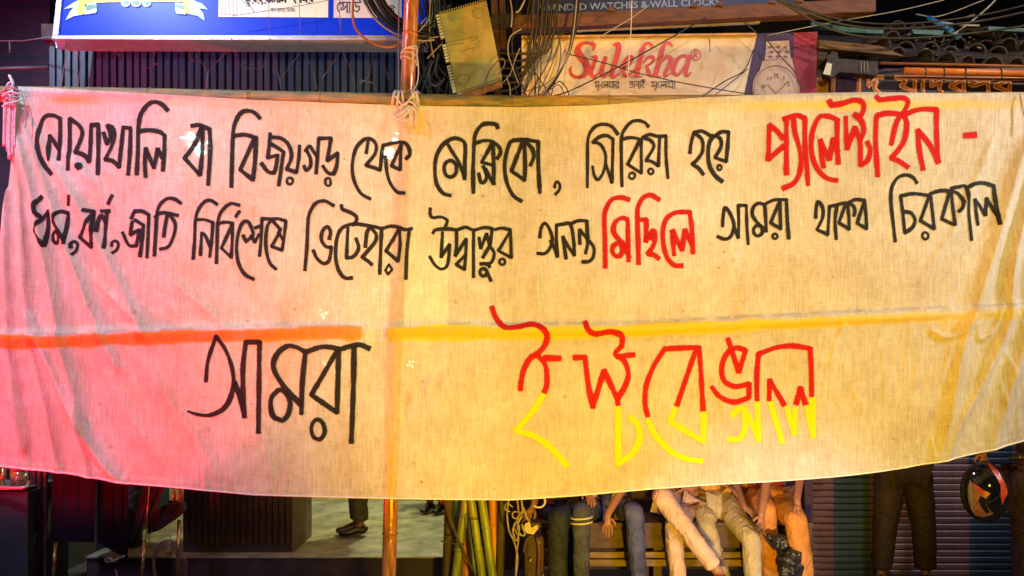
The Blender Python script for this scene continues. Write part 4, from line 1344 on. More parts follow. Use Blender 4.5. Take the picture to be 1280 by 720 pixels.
word(T_, 40, '''282,150,16 288,108,30 255,95,24 205,92,28 160,120,40 150,165,56 180,215,62 220,265,58 228,320,50 200,365,36 145,380,26 100,360,26 85,315,22 98,290,10|
262,210,14 305,212,30 275,290,36 262,345,36 285,375,26 330,340,14 365,280,10|385,212,34 360,290,36 350,345,34 370,375,24 405,345,12|
450,108,14 495,108,40 475,220,42 450,300,42 435,355,38 455,378,26 500,345,12|535,305,14 595,262,20 612,215,24 580,203,22 545,250,34 530,315,36 550,365,28 590,355,20 630,310,10|
778,118,26 750,92,20 715,105,26 690,165,40 665,270,44 640,370,44|700,262,14 740,214,22 785,212,26 782,250,20 735,285,14|730,280,16 745,330,34 765,372,26 805,345,8|600,374,12 690,374,12|
945,115,22 915,88,22 880,105,28 855,170,42 830,270,44 800,370,44|850,262,14 900,208,28 935,225,38 915,290,36 885,345,32 890,375,22 932,345,10|770,374,12 850,374,12|
1085,222,20 1045,196,24 990,230,34 955,300,38 965,350,30 1005,352,22 1060,270,14|1092,200,36 1075,270,36 1058,340,34 1075,365,24 1108,335,10''', M_SRED, 'letter', ws, fl, 0.02)
word(T_, 7, 'o1145,190 38,44|1132,210 !1132,170 1150,172 1152,188 !1134,192 1158,210', M_SRED, 'registered_mark', ws, fl, 0.02, gap=3)
M_SINK = mat('sign_violet_ink', (0.03, 0.015, 0.06), 0.5)
inscription('সু-েলখার', 743.5, 102, 8.2, 0.95, M_SINK, fl, ws, 0.93)
inscription('জনyই', 787, 102, 8.2, 0.95, M_SINK, fl, ws, 0.92)
inscription('সুেলখা', 814, 102, 8.2, 0.95, M_SINK, fl, ws, 1.28)
# printed wrist watch
M_WST = mat('printed_steel', (0.46, 0.34, 0.30), 0.5, var=0.2, scale=30)
M_WDK = mat('printed_steel_dark', (0.16, 0.09, 0.07), 0.5, var=0.2)
M_DIAL = mat('printed_dial', (0.46, 0.36, 0.34), 0.5, var=0.1, scale=20)
flat('watch_strap', [(958, 52), (986, 50.5), (988.5, 73), (956, 75)], M_WST, wd_ - .0075, ws, 0.001)
for r_ in range(3):
    for c_ in range(3):
        cx, cy = 962.5 + c_ * 9.5 + (r_ % 2) * 2, 59 + r_ * 6
        flat('strap_link', [(cx - 3, cy), (cx, cy - 2), (cx + 3.4, cy - .6), (cx + 1, cy + 1.8)], M_WDK, wd_ - .0095, ws, 0.001)
flat('watch_lug', [(953, 76), (990, 73), (994, 92), (948, 94)], M_WST, wd_ - .0085, ws, 0.001)
flat('watch_case', [(970 + 29.5 * math.cos(a), 110 - 30 * math.sin(a)) for a in [i * math.pi / 18 for i in range(36)]][::-1], M_WST, wd_ - .0105, ws, 0.001)
flat('watch_dial', [(970 + 25.5 * math.cos(a), 110 - 26 * math.sin(a)) for a in [i * math.pi / 18 for i in range(36)]][::-1], M_DIAL, wd_ - .012, ws, 0.001)
fd = on_plane(wd_ - .012)
mb = MB()
ribbon(mb, [(970 + 27.5 * math.cos(a), 110 - 28 * math.sin(a), None) for a in [i * math.pi / 16 for i in range(33)]], 0.8, fd, step=2, jitter=0)
for s_ in parse('960,106 !970,117 986,101'):
    ribbon(mb, s_, 0.9, fd, step=1, jitter=0)
for a in range(0, 360, 6):
    t = math.radians(a)
    ribbon(mb, [(970 + 22.8 * math.cos(t), 110 - 23.2 * math.sin(t), None), (970 + 24.2 * math.cos(t), 110 - 24.6 * math.sin(t), None)], 0.4, fd, step=1, jitter=0, round_=False)
mb.build('dial_print', M_WDK, ws, True)['kind'] = 'stuff'
for txt_, x, y in (('12', 968.5, 97), ('11', 959.5, 100.5), ('1', 979.5, 99.5), ('10', 952, 110), ('2', 985, 107)):
    text_obj(txt_, 4.6, M_WDK, ws, (x, y), (x + (0.9 if txt_ == '1' else 2.3 * len(txt_)), y), wd_ - .0125, 'numeral')

# wires crossing the sign
wires('crossing_wire', 'dark slack wire crossing the cream sign diagonally upward', 'wire', [([(640, 124, 5.42), (700, 118, 5.42), (770, 85, 5.42), (830, 52, 5.4), (882, 22, 5.4)], .0048)], M_BLK)
wires('crossing_wire', 'thin dark wires descending over the cream sign and the watch picture', 'wire',
      [([(712, 68, 5.42), (760, 80, 5.42), (800, 92, 5.42), (860, 105, 5.42), (925, 116, 5.42), (960, 121, 5.42)], .0036), ([(955, 45, 5.42), (975, 70, 5.42), (992, 88, 5.42), (1000, 108, 5.42), (1006, 118, 5.42)], .004),
       ([(875, 123, 5.42), (905, 102, 5.42), (930, 88, 5.42), (942, 62, 5.42)], .004), ([(888, 123, 5.42), (910, 106, 5.42), (935, 86, 5.42)], .0032), ([(924, 22, 5.42), (940, 36, 5.42), (948, 44, 5.42)], .004),
       ([(887, 49, 5.42), (887.5, 65, 5.42)], .003)], M_BLK)
wires('hanging_wire', 'straight pale string hanging in front of the red letters of the cream sign', 'string', [([(790, -10, 5.3), (788, 50, 5.3), (782, 124, 5.25)], .0032)], M_ROPE)
wires('cable_bundle', 'bundle of grey and black cables sweeping down over the left of the cream sign', 'cables',
      [([(726 - k * 3, -12, 5.35), (720 - k * 2, 30, 5.35), (712 - k, 66, 5.35), (692 + k, 100, 5.35), (668 + k * 2, 126, 5.3)], .0055) for k in range(3)] +
      [([(735, -12, 5.35), (726, 20, 5.35), (716, 52, 5.35), (700, 92, 5.35), (680, 122, 5.3)], .0035)], M_BLK)
wires('grey_cable', 'pale grey cable running beside the black bundle over the cream sign', 'cable',
      [([(722, -12, 5.32), (718, 30, 5.32), (711, 66, 5.32), (690, 102, 5.32), (672, 124, 5.3)], .0035), ([(812, 6, 5.4), (790, 22, 5.4), (770, 34, 5.4), (740, 52, 5.4)], .0035)], M_GREYC)
wires('loose_wires', 'criss cross dark wires at the left end of the cream sign', 'wires',
      [([(668, -10, 5.45), (666, 40, 5.45), (670, 122, 5.45)], .0035), ([(658, 38, 5.45), (662, 80, 5.45), (654, 122, 5.45)], .003), ([(682, 46, 5.45), (672, 80, 5.45), (655, 118, 5.45)], .003),
       ([(706, 30, 5.45), (690, 80, 5.45), (672, 118, 5.45)], .003), ([(655, 44, 5.45), (668, 84, 5.45), (668, 122, 5.45)], .003), ([(652, 116, 5.45), (680, 106, 5.45), (700, 90, 5.45)], .003),
       ([(692, 106, 5.4), (700, 102, 5.4), (708, 110, 5.4), (712, 122, 5.4)], .004), ([(688, 112, 5.4), (698, 106, 5.4), (704, 114, 5.4), (708, 124, 5.4)], .003),
       ([(646, 36, 5.45), (680, 42, 5.45), (720, 40, 5.45)], .003), ([(636, 52, 5.45), (652, 36, 5.45)], .003), ([(660, 8, 5.45), (664, 36, 5.45), (655, 60, 5.45)], .003)], M_BLK)

# ------------------------------------------------------------------ right side: post, dark sign, tile roof
M_OCH = mat('ochre_paint', (0.45, 0.20, 0.02), 0.55, var=0.2)
M_OLIV = mat('dark_olive_wood', (0.07, 0.05, 0.02), 0.6, var=0.4)
p2 = thing('door_post', 'post painted ochre below and dark olive above beside the watch picture', 'post', P(1029, 135, 5.65))
MB().slab(quad([(1021, 97), (1036, 96), (1035, 140), (1020, 140)], 5.65), 0.1).build('ochre_band', M_OCH, p2)
MB().slab(quad([(1022, 50), (1034, 50), (1035, 95.6), (1021.5, 96.6)], 5.66), 0.1).build('upper_post', M_OLIV, p2)
p3 = thing('thin_post', 'thin pinkish square post left of the dark sign with orange letters', 'post', P(1043, 135, 5.6))
MB().slab(quad([(1041, 93), (1045, 93), (1044, 140), (1041, 140)], 5.6), 0.04).build('post', mat('pink_paint', (0.42, 0.22, 0.18), 0.6), p3)
sb = thing('name_board', 'dark purple shop board with outlined orange letters above the banner', 'sign', P(1170, 140, 5.6))
MB().slab(quad([(1046, 86), (1400, 84), (1400, 150), (1046, 150)], 5.6), 0.05).build('board', mat('violet_board', (0.02, 0.006, 0.03), 0.5, var=0.4, scale=2), sb)
MB().slab(quad([(1046, 90), (1072, 92), (1070, 150), (1046, 150)], 5.597), 0.004).build('violet_panel', mat('violet_panel', (0.055, 0.02, 0.13), 0.5, var=0.3), sb)
M_ORL = mat('orange_lettering', (0.80, 0.32, 0.08), 0.5, var=0.25, scale=30)
M_ORD = mat('brown_lettering_core', (0.40, 0.12, 0.04), 0.5, var=0.25, scale=30)
ob = on_plane(5.6)
# letters in outline: a broad orange stroke with a darker core
U_ = (1050, 60, 5.565)
LET = '''95,195 300,205|110,165 130,200 !130,310|190,205 !195,265 250,225 240,280 275,315|385,205 560,205|520,205 520,320|400,210 455,230 !425,265 515,305|575,195 578,325|560,205 740,210|640,210 !635,265 700,235 690,280 720,325|
740,212 880,212|860,212 862,325|855,220 !765,265 860,310|880,214 1060,215|1030,215 1032,318|905,220 950,230 !900,250 935,262 1025,230|1060,215 1280,215|1180,215 1182,318|1175,222 !1075,265 1178,305'''
word(U_, 24, LET, M_ORL, 'letter', sb, ob, 0.02)
word(U_, 10, LET, M_ORD, 'letter_core', sb, on_plane(5.595), 0.02)
M_TUBE = mat('orange_painted_pipe', (0.72, 0.20, 0.03), 0.4, var=0.2)
tb = thing('orange_pipe', 'bright orange pipe tied with black wire over the dark board', 'pipe', P(1210, 92, 5.4))
MB().tube([P(1130, 88.5, 5.50), P(1200, 90, 5.50), P(1400, 95, 5.50)], 0.024, 14).build('pipe', M_TUBE, tb, True)
for x in (1157, 1180, 1207, 1252):
    MB().tube([P(x + 3 * math.cos(a) - 2, 90 + (x - 1160) * .03 - 7.0 * math.sin(a), 5.50 - .032 * math.cos(a)) for a in [i * math.pi / 8 - math.pi / 2 for i in range(9)]], 0.004, 6).build('wire_tie', M_BLK, tb, True)
bt = thing('roof_batten', 'thin orange brown batten under the roof tiles', 'batten', P(1160, 80, 5.5))
MB().tube([P(1100, 79, 5.5), P(1220, 81.5, 5.5), P(1400, 86, 5.5)], 0.010, 8).build('batten', mat('batten_brown', (0.28, 0.10, 0.03), 0.5, var=.3), bt, True)
tn = thing('tin_junction_box', 'crumpled grey tin junction box on the corner of the dark board', 'junction box', P(1065, 92, 5.45))
MB().slab(quad([(1032, 70), (1046, 72), (1048, 76), (1098, 77), (1098, 94), (1060, 92), (1034, 96)], 5.45)[:4], 0.1)
flat('tin_sheet', [(1034, 71), (1041, 64), (1047, 66), (1048, 73), (1072, 75), (1098, 77), (1097, 94), (1074, 92), (1050, 90), (1040, 97), (1033, 94)], mat('dull_tin', (0.028, 0.022, 0.022), 0.4, 0.5, var=0.5, scale=20, bump=0.6), 5.45, tn, 0.08)
flat('tin_flap', [(1029, 92), (1034, 78), (1040, 80), (1038, 94)], MATS['pale_plastic_edge'], 5.44, tn, 0.01)
for x in (1076, 1080, 1084):
    MB().tube([P(x, 77, 5.44), P(x + 1, 91, 5.44)], 0.003, 6).build('tin_wire', M_GREYC, tn, True)

# clay tile roof
M_TILE = mat('old_clay_tile', (0.050, 0.030, 0.026), 0.6, var=0.7, scale=14, bump=0.8, col2=(0.008, 0.009, 0.010))
rf = thing('tile_roof', 'dark sloping roof of curved clay tiles at the upper right', 'roof', P(1170, 75, 5.5))
MB().slab([P(1022, 44, 6.6), P(1500, 60, 6.6), P(1500, 84, 5.72), P(1024, 56, 5.72)], (0, 0, -0.03)).build('roof_deck', MATS['dark_wall'], rf)
MB().slab(quad([(1024, 50), (1100, 57), (1130, 70), (1024, 60)], 5.5), 0.06).build('fascia_board', mat('fascia_brown', (0.12, 0.07, 0.035), 0.6, var=0.4), rf)
tile0 = None
seg = 8
rad = 0.070
mb = MB()
vs = []
for j in (0, 1):
    for k in range(seg + 1):
        a = math.pi * k / seg
        rr = rad * (1.0 if j == 0 else 0.8)
        vs.append((rr * math.cos(a), j * 0.36, rr * math.sin(a)))
for j in (0, 1):
    for k in range(seg + 1):
        a = math.pi * k / seg
        rr = rad * (1.0 if j == 0 else 0.8) - 0.014
        vs.append((rr * math.cos(a), j * 0.36, rr * math.sin(a)))
q = seg + 1
fs = [(k, k + 1, q + k + 1, q + k) for k in range(seg)] + [(2 * q + k + 1, 2 * q + k, 3 * q + k, 3 * q + k + 1) for k in range(seg)] + [(k + 1, k, 2 * q + k, 2 * q + k + 1) for k in range(seg)]
mb.add(vs, fs)
tile0 = mb.build('roof_tile', M_TILE, None, True, origin=(0, 0, 0))
first = True
for row in range(4):
    for c_ in range(19):
        x = 1094 + c_ * 29 + row * 11
        y = 60 + (x - 1100) * 0.085 - row * 11.5
        if row == 0 and x < 1105:
            continue
        o = tile0 if first else tile0.copy()
        if not first:
            COL.objects.link(o)
        first = False
        o.parent = rf
        dd = 5.60 + row * 0.24
        o.location = P(x - row * 2 + rnd.uniform(-6, 6), y + 10 + rnd.uniform(-3.5, 3.5), dd) - rf.location
        o.rotation_euler = (math.radians(14 + rnd.uniform(-6, 6)), math.radians(3 + rnd.uniform(-16, 16)), math.radians(rnd.uniform(-24, 24)))
bpm = thing('blue_plastic_pipe', 'bright blue plastic pipe lying slanted on the tile roof', 'pipe', P(1178, 38, 5.6))
MB().tube([P(1160, 22, 5.5), P(1180, 33, 5.45), P(1200, 47, 5.4)], 0.017, 10).build('pipe', mat('blue_plastic', (0.02, 0.16, 0.55), 0.35, var=.2), bpm, True)
M_TARP = mat('teal_tarp', (0.03, 0.16, 0.15), 0.5, var=0.4, scale=14, bump=0.5)
tp_ = thing('tarpaulin', 'teal tarpaulin strips laid along the top of the tile roof', 'tarpaulin', P(1100, 42, 5.9))
for pts in ([(1014, 26), (1060, 34), (1105, 37), (1104, 42), (1060, 40), (1015, 33)], [(1140, 37), (1180, 38), (1178, 44), (1142, 42)], [(1235, 33), (1300, 36), (1300, 40), (1236, 38)]):
    flat('tarp_strip', pts, M_TARP, 5.9, tp_, 0.03)
wires('roof_cable', 'pale cables slung across the dark sky above the tile roof', 'cable',
      [([(1180, 0, 5.4), (1120, 14, 5.4), (1040, 28, 5.4), (960, 44, 5.4)], .003), ([(1250, -6, 5.4), (1232, 12, 5.4), (1210, 30, 5.4), (1190, 44, 5.4)], .006),
       ([(1180, 26, 5.5), (1205, 22, 5.5), (1218, 18, 5.5)], .005), ([(1168, 27, 5.5), (1200, 31, 5.5), (1224, 32, 5.5)], .007), ([(1145, 18, 5.5), (1175, 20, 5.5), (1230, 0, 5.5)], .0035)], M_GREYC)
scr = MB()
M_FOIL = mat('wet_foil_scraps', (0.5, 0.5, 0.48), 0.12, 0.7, var=0.4)
ft = thing('roof_litter', 'shiny scraps of foil and plastic littering the tile roof', 'litter', P(1200, 60, 5.4))
for k in range(34):
    x = rnd.choice([rnd.uniform(1120, 1280), rnd.uniform(1150, 1215)])
    y = 42 + (x - 1100) * .09 + rnd.uniform(-8, 14)
    s_ = rnd.uniform(.7, 2.6)
    d = 5.48 + rnd.uniform(0, .05)
    c = P(x, y, d)
    k2 = s_ * 0.0055
    vs = [c + Vector((rnd.uniform(-1, 1) * k2 * 1.6, rnd.uniform(-.5, .5) * k2, rnd.uniform(-.6, .6) * k2)) for _ in range(5)] + [c + Vector((0, 0.01, 0))]
    MB().add(vs, [(0, 1, 2), (0, 2, 3), (0, 3, 4), (0, 4, 1), (1, 2, 5), (2, 3, 5), (3, 4, 5), (4, 1, 5)]).build('scrap', M_FOIL, ft)
# ------------------------------------------------------------------ roller shutter on the right
M_SHR = mat('shutter_brown', (0.11, 0.055, 0.045), 0.45, 0.2, var=0.4, scale=4, bump=0.2)
M_SHT = mat('shutter_teal', (0.028, 0.055, 0.062), 0.45, 0.2, var=0.4, scale=4, bump=0.2)
M_SHP = mat('shutter_mauve', (0.10, 0.055, 0.075), 0.45, 0.2, var=0.4, scale=4, bump=0.2)
M_SHB = mat('shutter_blue', (0.018, 0.042, 0.085), 0.45, 0.2, var=0.4, scale=4, bump=0.2)
rs = thing('roller_shutter', 'closed horizontal slat roller shutter painted in brown, teal and blue blocks', 'shutter', P(1150, 720, 6.3))
SY = 6.3
zt = 3.0
pitch = 0.052
nsl = int(zt / pitch)
blocks = [(1014, 1042, M_SHR), (1042, 1086, M_SHT), (1086, 1165, M_SHP), (1165, 1212, M_SHP), (1212, 1264, M_SHB), (1264, 1400, M_SHP)]
meshes = {}
for bi, (a, c, m_) in enumerate(blocks):
    xa, xb = P(a, 0, SY).x, P(c, 0, SY).x
    for k in range(nsl):
        # raised curved slat, narrow lip in between
        if k > 26:
            break
        key = bi
        if key not in meshes:
            vs, fs = [], []
            prof = [(0.002, 0.0), (-0.004, 0.004), (-0.006, 0.020), (-0.005, 0.038), (-0.001, 0.045), (0.006, 0.048)]
            for x in (0, xb - xa - 0.0015):
                for (yy, zz) in prof:
                    vs.append((x, yy, zz))
                vs.append((x, 0.02, 0.050))
                vs.append((x, 0.02, 0.0))
            n8 = len(prof) + 2
            fs = [(i, i + 1, n8 + i + 1, n8 + i) for i in range(n8 - 1)] + [(n8 - 1, 0, n8, 2 * n8 - 1), tuple(range(n8))[::-1], tuple(range(n8, 2 * n8))]
            o = link_mesh('slat', [Vector(v) + rs.location for v in vs], fs, m_, rs)
            meshes[key] = o
        else:
            o = meshes[key].copy()
            COL.objects.link(o)
            o.parent = rs
        o.location = Vector((xa, SY + rnd.uniform(-.0025, .0025), k * pitch + rnd.uniform(-.001, .001))) - rs.location
        o.rotation_euler = (rnd.uniform(-.05, .05), 0, rnd.uniform(-.006, .006))
MB().box((P(1010, 0, SY).x, SY + 0.03, 27 * pitch), (P(1400, 0, SY).x, SY + 0.08, 3.2)).build('upper_curtain', M_SHT, rs)
MB().box((P(1003, 0, SY).x, SY - 0.05, 0), (P(1013.5, 0, SY).x, SY + 0.05, 3.2)).build('guide_rail', mat('rail_brown', (0.045, 0.022, 0.022), 0.5, 0.2, var=.3), rs)
# dark wall behind the sitters
bw = thing('back_wall', 'dark brown wall behind the bench of sitting people', 'wall', P(800, 740, 6.5))
MB().box((P(560, 0, 6.5).x, 6.5, 0), (P(1003, 0, 6.5).x, 6.6, 3.2)).build('wall', mat('dark_brown_wall', (0.045, 0.024, 0.014), 0.8, var=0.5, scale=3), bw)

# ------------------------------------------------------------------ bench
M_PLK = mat('bench_plank', (0.19, 0.12, 0.035), 0.6, var=0.45, scale=6, stretch=(1, 5, 5), bump=0.35)
M_PLD = mat('bench_plank_dark', (0.085, 0.045, 0.02), 0.6, var=0.45, scale=6, stretch=(1, 5, 5), bump=0.35)
bn = thing('bench', 'long worn wooden plank bench under the sitting people', 'bench', (1.2, 5.9, 0))
xa, xb = P(655, 0, 5.9).x, P(1006, 0, 5.9).x
zc = lambda py, d: CAMZ - (py - HOR) * d / F
for k in range(3):
    MB().box((xa, 5.72 + k * 0.14, 0.50), (xb, 5.85 + k * 0.14, 0.535)).build('seat_plank', M_PLD, bn, bevel=0.004)
MB().box((xa, 5.75, zc(685, 5.75)), (xb, 5.775, 0.498)).build('apron', M_PLD, bn, bevel=0.003)
MB().box((xa, 5.74, zc(697.5, 5.74)), (xb, 5.765, zc(690, 5.74))).build('rail', M_PLK, bn, bevel=0.003)
MB().box((xa, 5.74, zc(708, 5.74)), (xb, 5.765, zc(699.5, 5.74))).build('rail', M_PLK, bn, bevel=0.003)
for x in (xa + .05, (xa + xb) / 2 - .1, xb - .1):
    for y in (5.79, 6.08):
        MB().box((x, y, 0), (x + .06, y + .05, 0.498)).build('leg', M_PLD, bn, bevel=0.003)

# ------------------------------------------------------------------ people
def skin_mesh(name, joints, bones, m, parent, root=0, sub=2, disp=0.0, dscale=0.12, off=None):
    """joints: list of (Vector, radius or (rx, ry)); bones: pairs -> one continuous evaluated surface"""
    me_ = bpy.data.meshes.new(name)
    L0 = rootloc(parent)
    me_.from_pydata([tuple(j[0] - L0) for j in joints], bones, [])
    o_ = bpy.data.objects.new(name, me_)
    COL.objects.link(o_)
    md = o_.modifiers.new('s', 'SKIN')
    md.use_smooth_shade = True
    md.branch_smoothing = 0.3
    sv = me_.skin_vertices[0].data
    for i, j in enumerate(joints):
        r = j[1]
        sv[i].radius = (r, r) if isinstance(r, (int, float)) else r
        sv[i].use_root = (i == root)
    ss_ = o_.modifiers.new('u', 'SUBSURF')
    ss_.levels = ss_.render_levels = sub
    if disp:
        tx = bpy.data.textures.new('folds', 'CLOUDS')
        tx.noise_scale = dscale
        tx.noise_depth = 3
        dm = o_.modifiers.new('d', 'DISPLACE')
        dm.texture = tx
        dm.strength = disp
        dm.mid_level = 0.5
        tx2 = bpy.data.textures.new('creases', 'MARBLE')
        tx2.noise_scale = 0.16
        tx2.turbulence = 9.0
        tx2.noise_depth = 3
        dm = o_.modifiers.new('c', 'DISPLACE')
        dm.texture = tx2
        dm.strength = disp * 0.55
        dm.mid_level = 0.5
    bpy.context.view_layer.update()
    dg = bpy.context.evaluated_depsgraph_get()
    m2 = bpy.data.meshes.new_from_object(o_.evaluated_get(dg))
    bpy.data.objects.remove(o_)
    m2.materials.clear()
    m2.materials.append(m)
    m2.shade_smooth()
    o2 = bpy.data.objects.new(name, m2)
    o2.parent = parent
    COL.objects.link(o2)
    return o2


M_SKIN = mat('brown_skin', (0.33, 0.14, 0.075), 0.5, var=0.15, scale=25, bump=0.12)
M_SKIND = mat('dark_skin', (0.20, 0.085, 0.045), 0.5, var=0.15, scale=25, bump=0.12)
M_HAIR = mat('black_hair', (0.012, 0.010, 0.010), 0.5, var=0.3, scale=80, bump=0.8)


def hand_joints(J, Bn, wi, wrist, dirv, normal, curl=0.35, size=1.0, spread=0.12, thumb=1):
    """add palm, four unequal bent fingers and a thumb to the skeleton; wi = index of the wrist joint"""
    d = dirv.normalized()
    n = (normal - d * normal.dot(d)).normalized()
    s = d.cross(n).normalized()
    L = 0.088 * size
    palm = wrist + d * L * 0.55
    J.append((palm, (0.030 * size, 0.015 * size)))
    pi_ = len(J) - 1
    Bn.append((wi, pi_))
    for k, (o_, ln) in enumerate(((-0.030, .068), (-0.010, .080), (0.010, .075), (0.029, .058))):
        base = wrist + d * L * (1.0 - 0.06 * abs(k - 1.4)) + s * o_ * size
        J.append((base, 0.0095 * size))
        bi = len(J) - 1
        Bn.append((pi_, bi))
        cur, ang = base, curl * (0.6 + .15 * k)
        dd = (d + s * spread * (k - 1.5) * 0.5).normalized()
        for q, fr in enumerate((.45, .32, .25)):
            dd2 = (dd * math.cos(ang) - n * math.sin(ang)).normalized()
            cur = cur + dd2 * ln * fr * size
            J.append((cur, (0.0085 - q * 0.0009) * size))
            Bn.append((bi, len(J) - 1))
            bi = len(J) - 1
            ang += curl * 0.8
    tb_ = wrist + d * L * 0.30 - s * 0.030 * size * thumb
    J.append((tb_, 0.0115 * size))
    bi = len(J) - 1
    Bn.append((pi_, bi))
    for f1, f2, f3, r in ((.026, .022, .006, .0100), (.052, .030, .014, .0088)):
        J.append((tb_ + d * f1 * size - s * f2 * size * thumb - n * f3 * size, r * size))
        Bn.append((bi, len(J) - 1))
        bi = len(J) - 1


def person(label, loc, pelvis, chest, neck, head, legs, arms, top_m, trouser_m, shoe_m, skin=None, sub=1, tr_r=1.0, tname='trousers', toes=None, group=None, disp=0.018, face=Vector((0, -1, 0))):
    """legs: [(hip, knee, ankle), ...]; arms: [(shoulder, elbow, wrist, hand direction, hand normal, curl, thumb side), ...]"""
    t = thing('person', label, 'person', loc, group)
    skin = skin or M_SKIN
    J = [(pelvis, (0.14, 0.10)), (pelvis.lerp(chest, .5), (0.125, 0.09)), (chest, (0.15, 0.10)), (neck, 0.055), (head - Vector((0, 0, .04)), (0.070, 0.075)), (head + Vector((0, 0, 0.06)), (0.074, 0.085))]
    Bn = [(0, 1), (1, 2), (2, 3), (3, 4), (4, 5)]
    for hip, knee, ankle in legs:
        k = len(J)
        foot = ankle + Vector((0, 0, -0.055)) + (face * 0.15)
        J += [(hip, .085), (knee, .052), (ankle, .036), (foot, (0.038, 0.022))]
        Bn += [(0, k), (k, k + 1), (k + 1, k + 2), (k + 2, k + 3)]
    for a in arms:
        k = len(J)
        J += [(a[0], .052), (a[1], .038), (a[1].lerp(a[2], .35), .037), (a[2], (.026, .021))]
        Bn += [(2, k), (k, k + 1), (k + 1, k + 2), (k + 2, k + 3)]
        hand_joints(J, Bn, k + 3, a[2], a[3], a[4], a[5], 0.95, 0.05, a[6])
    skin_mesh('body', J, Bn, skin, t, 0, 2)
    # face: nose, ears, eyes, mouth
    f = MB()
    f.tube([head + face * .085 + Vector((0, 0, .01)), head + face * .108 + Vector((0, 0, -.03))], [.008, .016], 8)
    f.sphere(head + face.cross(Vector((0, 0, 1))) * .078 + Vector((0, 0, -.01)), (.012, .02, .03), 8, 6)
    f.sphere(head - face.cross(Vector((0, 0, 1))) * .078 + Vector((0, 0, -.01)), (.012, .02, .03), 8, 6)
    f.build('nose_and_ears', skin, t, True)
    e = MB()
    for sgn in (-1, 1):
        e.sphere(head + face * .082 + face.cross(Vector((0, 0, 1))) * .030 * sgn + Vector((0, 0, .015)), .009, 8, 6)
    e.build('eyes', M_HAIR, t, True)
    MB().tube([head + face * .086 + face.cross(Vector((0, 0, 1))) * -.022 + Vector((0, 0, -.055)), head + face * .090 + face.cross(Vector((0, 0, 1))) * .022 + Vector((0, 0, -.055))], .006, 6).build('mouth', mat('lips', (0.22, 0.06, 0.05), .5), t, True)
    hh = MB().sphere(head + Vector((0, 0, .045)) - face * .012, (.088, .098, .092), 16, 10).build('hair', M_HAIR, t, True)
    # shirt
    J = [(pelvis, (0.17, 0.125)), (pelvis.lerp(chest, .5), (0.155, 0.115)), (chest, (0.175, 0.12)), (neck - Vector((0, 0, .02)), 0.075)]
    Bn = [(0, 1), (1, 2), (2, 3)]
    for a in arms:
        k = len(J)
        J += [(a[0], .068), (a[0].lerp(a[1], .75), .060)]
        Bn += [(2, k), (k, k + 1)]
    skin_mesh('shirt', J, Bn, top_m, t, 0, 2, disp, .10)
    # trousers
    J = [(pelvis, (0.155, 0.125))]
    Bn = []
    for hip, knee, ankle in legs:
        k = len(J)
        J += [(hip, .098 * tr_r), (hip.lerp(knee, .5), .092 * tr_r), (knee + (knee - ankle).normalized() * 0.01, .076 * tr_r), (knee.lerp(ankle, .35), .072 * tr_r), (ankle + (knee - ankle) * .08, .064 * tr_r)]
        Bn += [(0, k), (k, k + 1), (k + 1, k + 2), (k + 2, k + 3), (k + 3, k + 4)]
    # close rings of joints so the cloth can gather into folds
    J2, B2 = list(J), []
    rr = random.Random(len(label))
    for a_, b_ in Bn:
        pa, pb = J[a_][0], J[b_][0]
        ra = J[a_][1] if not isinstance(J[a_][1], tuple) else .10
        rb = J[b_][1]
        n_ = max(1, int((pb - pa).length / 0.038))
        prev = a_
        for k in range(1, n_):
            f = k / n_
            q = pa.lerp(pb, f) + Vector((rr.uniform(-1, 1), rr.uniform(-1, 1), rr.uniform(-1, 1))) * 0.004
            r_ = (ra * (1 - f) + rb * f) * (1 + rr.uniform(-.015, .015))
            J2.append((q, (r_ * rr.uniform(.98, 1.02), r_ * rr.uniform(.98, 1.02))))
            B2.append((prev, len(J2) - 1))
            prev = len(J2) - 1
        B2.append((prev, b_))
    skin_mesh(tname, J2, B2, trouser_m, t, 0, 3, disp * 0.55, .09)
    # shoes
    for hip, knee, ankle in legs:
        toe = ankle + Vector((0, 0, -0.045)) + face * 0.19
        heel = ankle + Vector((0, 0, -0.045)) - face * 0.05
        J = [(heel, (.042, .036)), (ankle + Vector((0, 0, .0)), (.045, .045)), (ankle + Vector((0, 0, -0.04)) + face * 0.08, (.046, .036)), (toe, (.038, .024))]
        skin_mesh('shoe', J, [(0, 1), (1, 2), (2, 3)], shoe_m, t, 1, 2)
    return t


M_JEAN = mat('dark_blue_denim', (0.014, 0.022, 0.080), 0.75, var=0.5, scale=7, bump=0.35, fine=220, fold=1.0)
M_JEAN2 = mat('faded_blue_denim', (0.075, 0.082, 0.19), 0.75, var=0.5, scale=5, bump=0.35, fine=220, col2=(0.020, 0.027, 0.080), fold=1.0)
M_CREAMT = mat('cream_trousers', (0.62, 0.42, 0.30), 0.75, var=0.18, scale=9, bump=0.35, fine=160, fold=1.0)
M_BEIGT = mat('beige_corduroy', (0.50, 0.42, 0.26), 0.75, var=0.2, scale=9, bump=0.4, fine=160, fold=1.0)
M_ORT = mat('orange_tan_trousers', (0.60, 0.25, 0.05), 0.75, var=0.2, scale=9, bump=0.35, fine=160, fold=1.0)
M_WSH = mat('white_shirt', (0.62, 0.55, 0.48), 0.75, var=0.1, scale=9)
M_PSH = mat('patterned_brown_shirt', (0.34, 0.16, 0.06), 0.75, var=0.8, scale=55, col2=(0.05, 0.02, 0.012))
M_FSH = mat('mustard_print_shirt', (0.60, 0.34, 0.06), 0.75, var=0.6, scale=45, col2=(0.38, 0.15, 0.02))
M_RSH = mat('red_print_shirt', (0.30, 0.02, 0.025), 0.75, var=0.8, scale=70, col2=(0.10, 0.008, 0.012))
M_OLSH = mat('olive_shirt', (0.20, 0.16, 0.05), 0.75, var=0.3, scale=9)
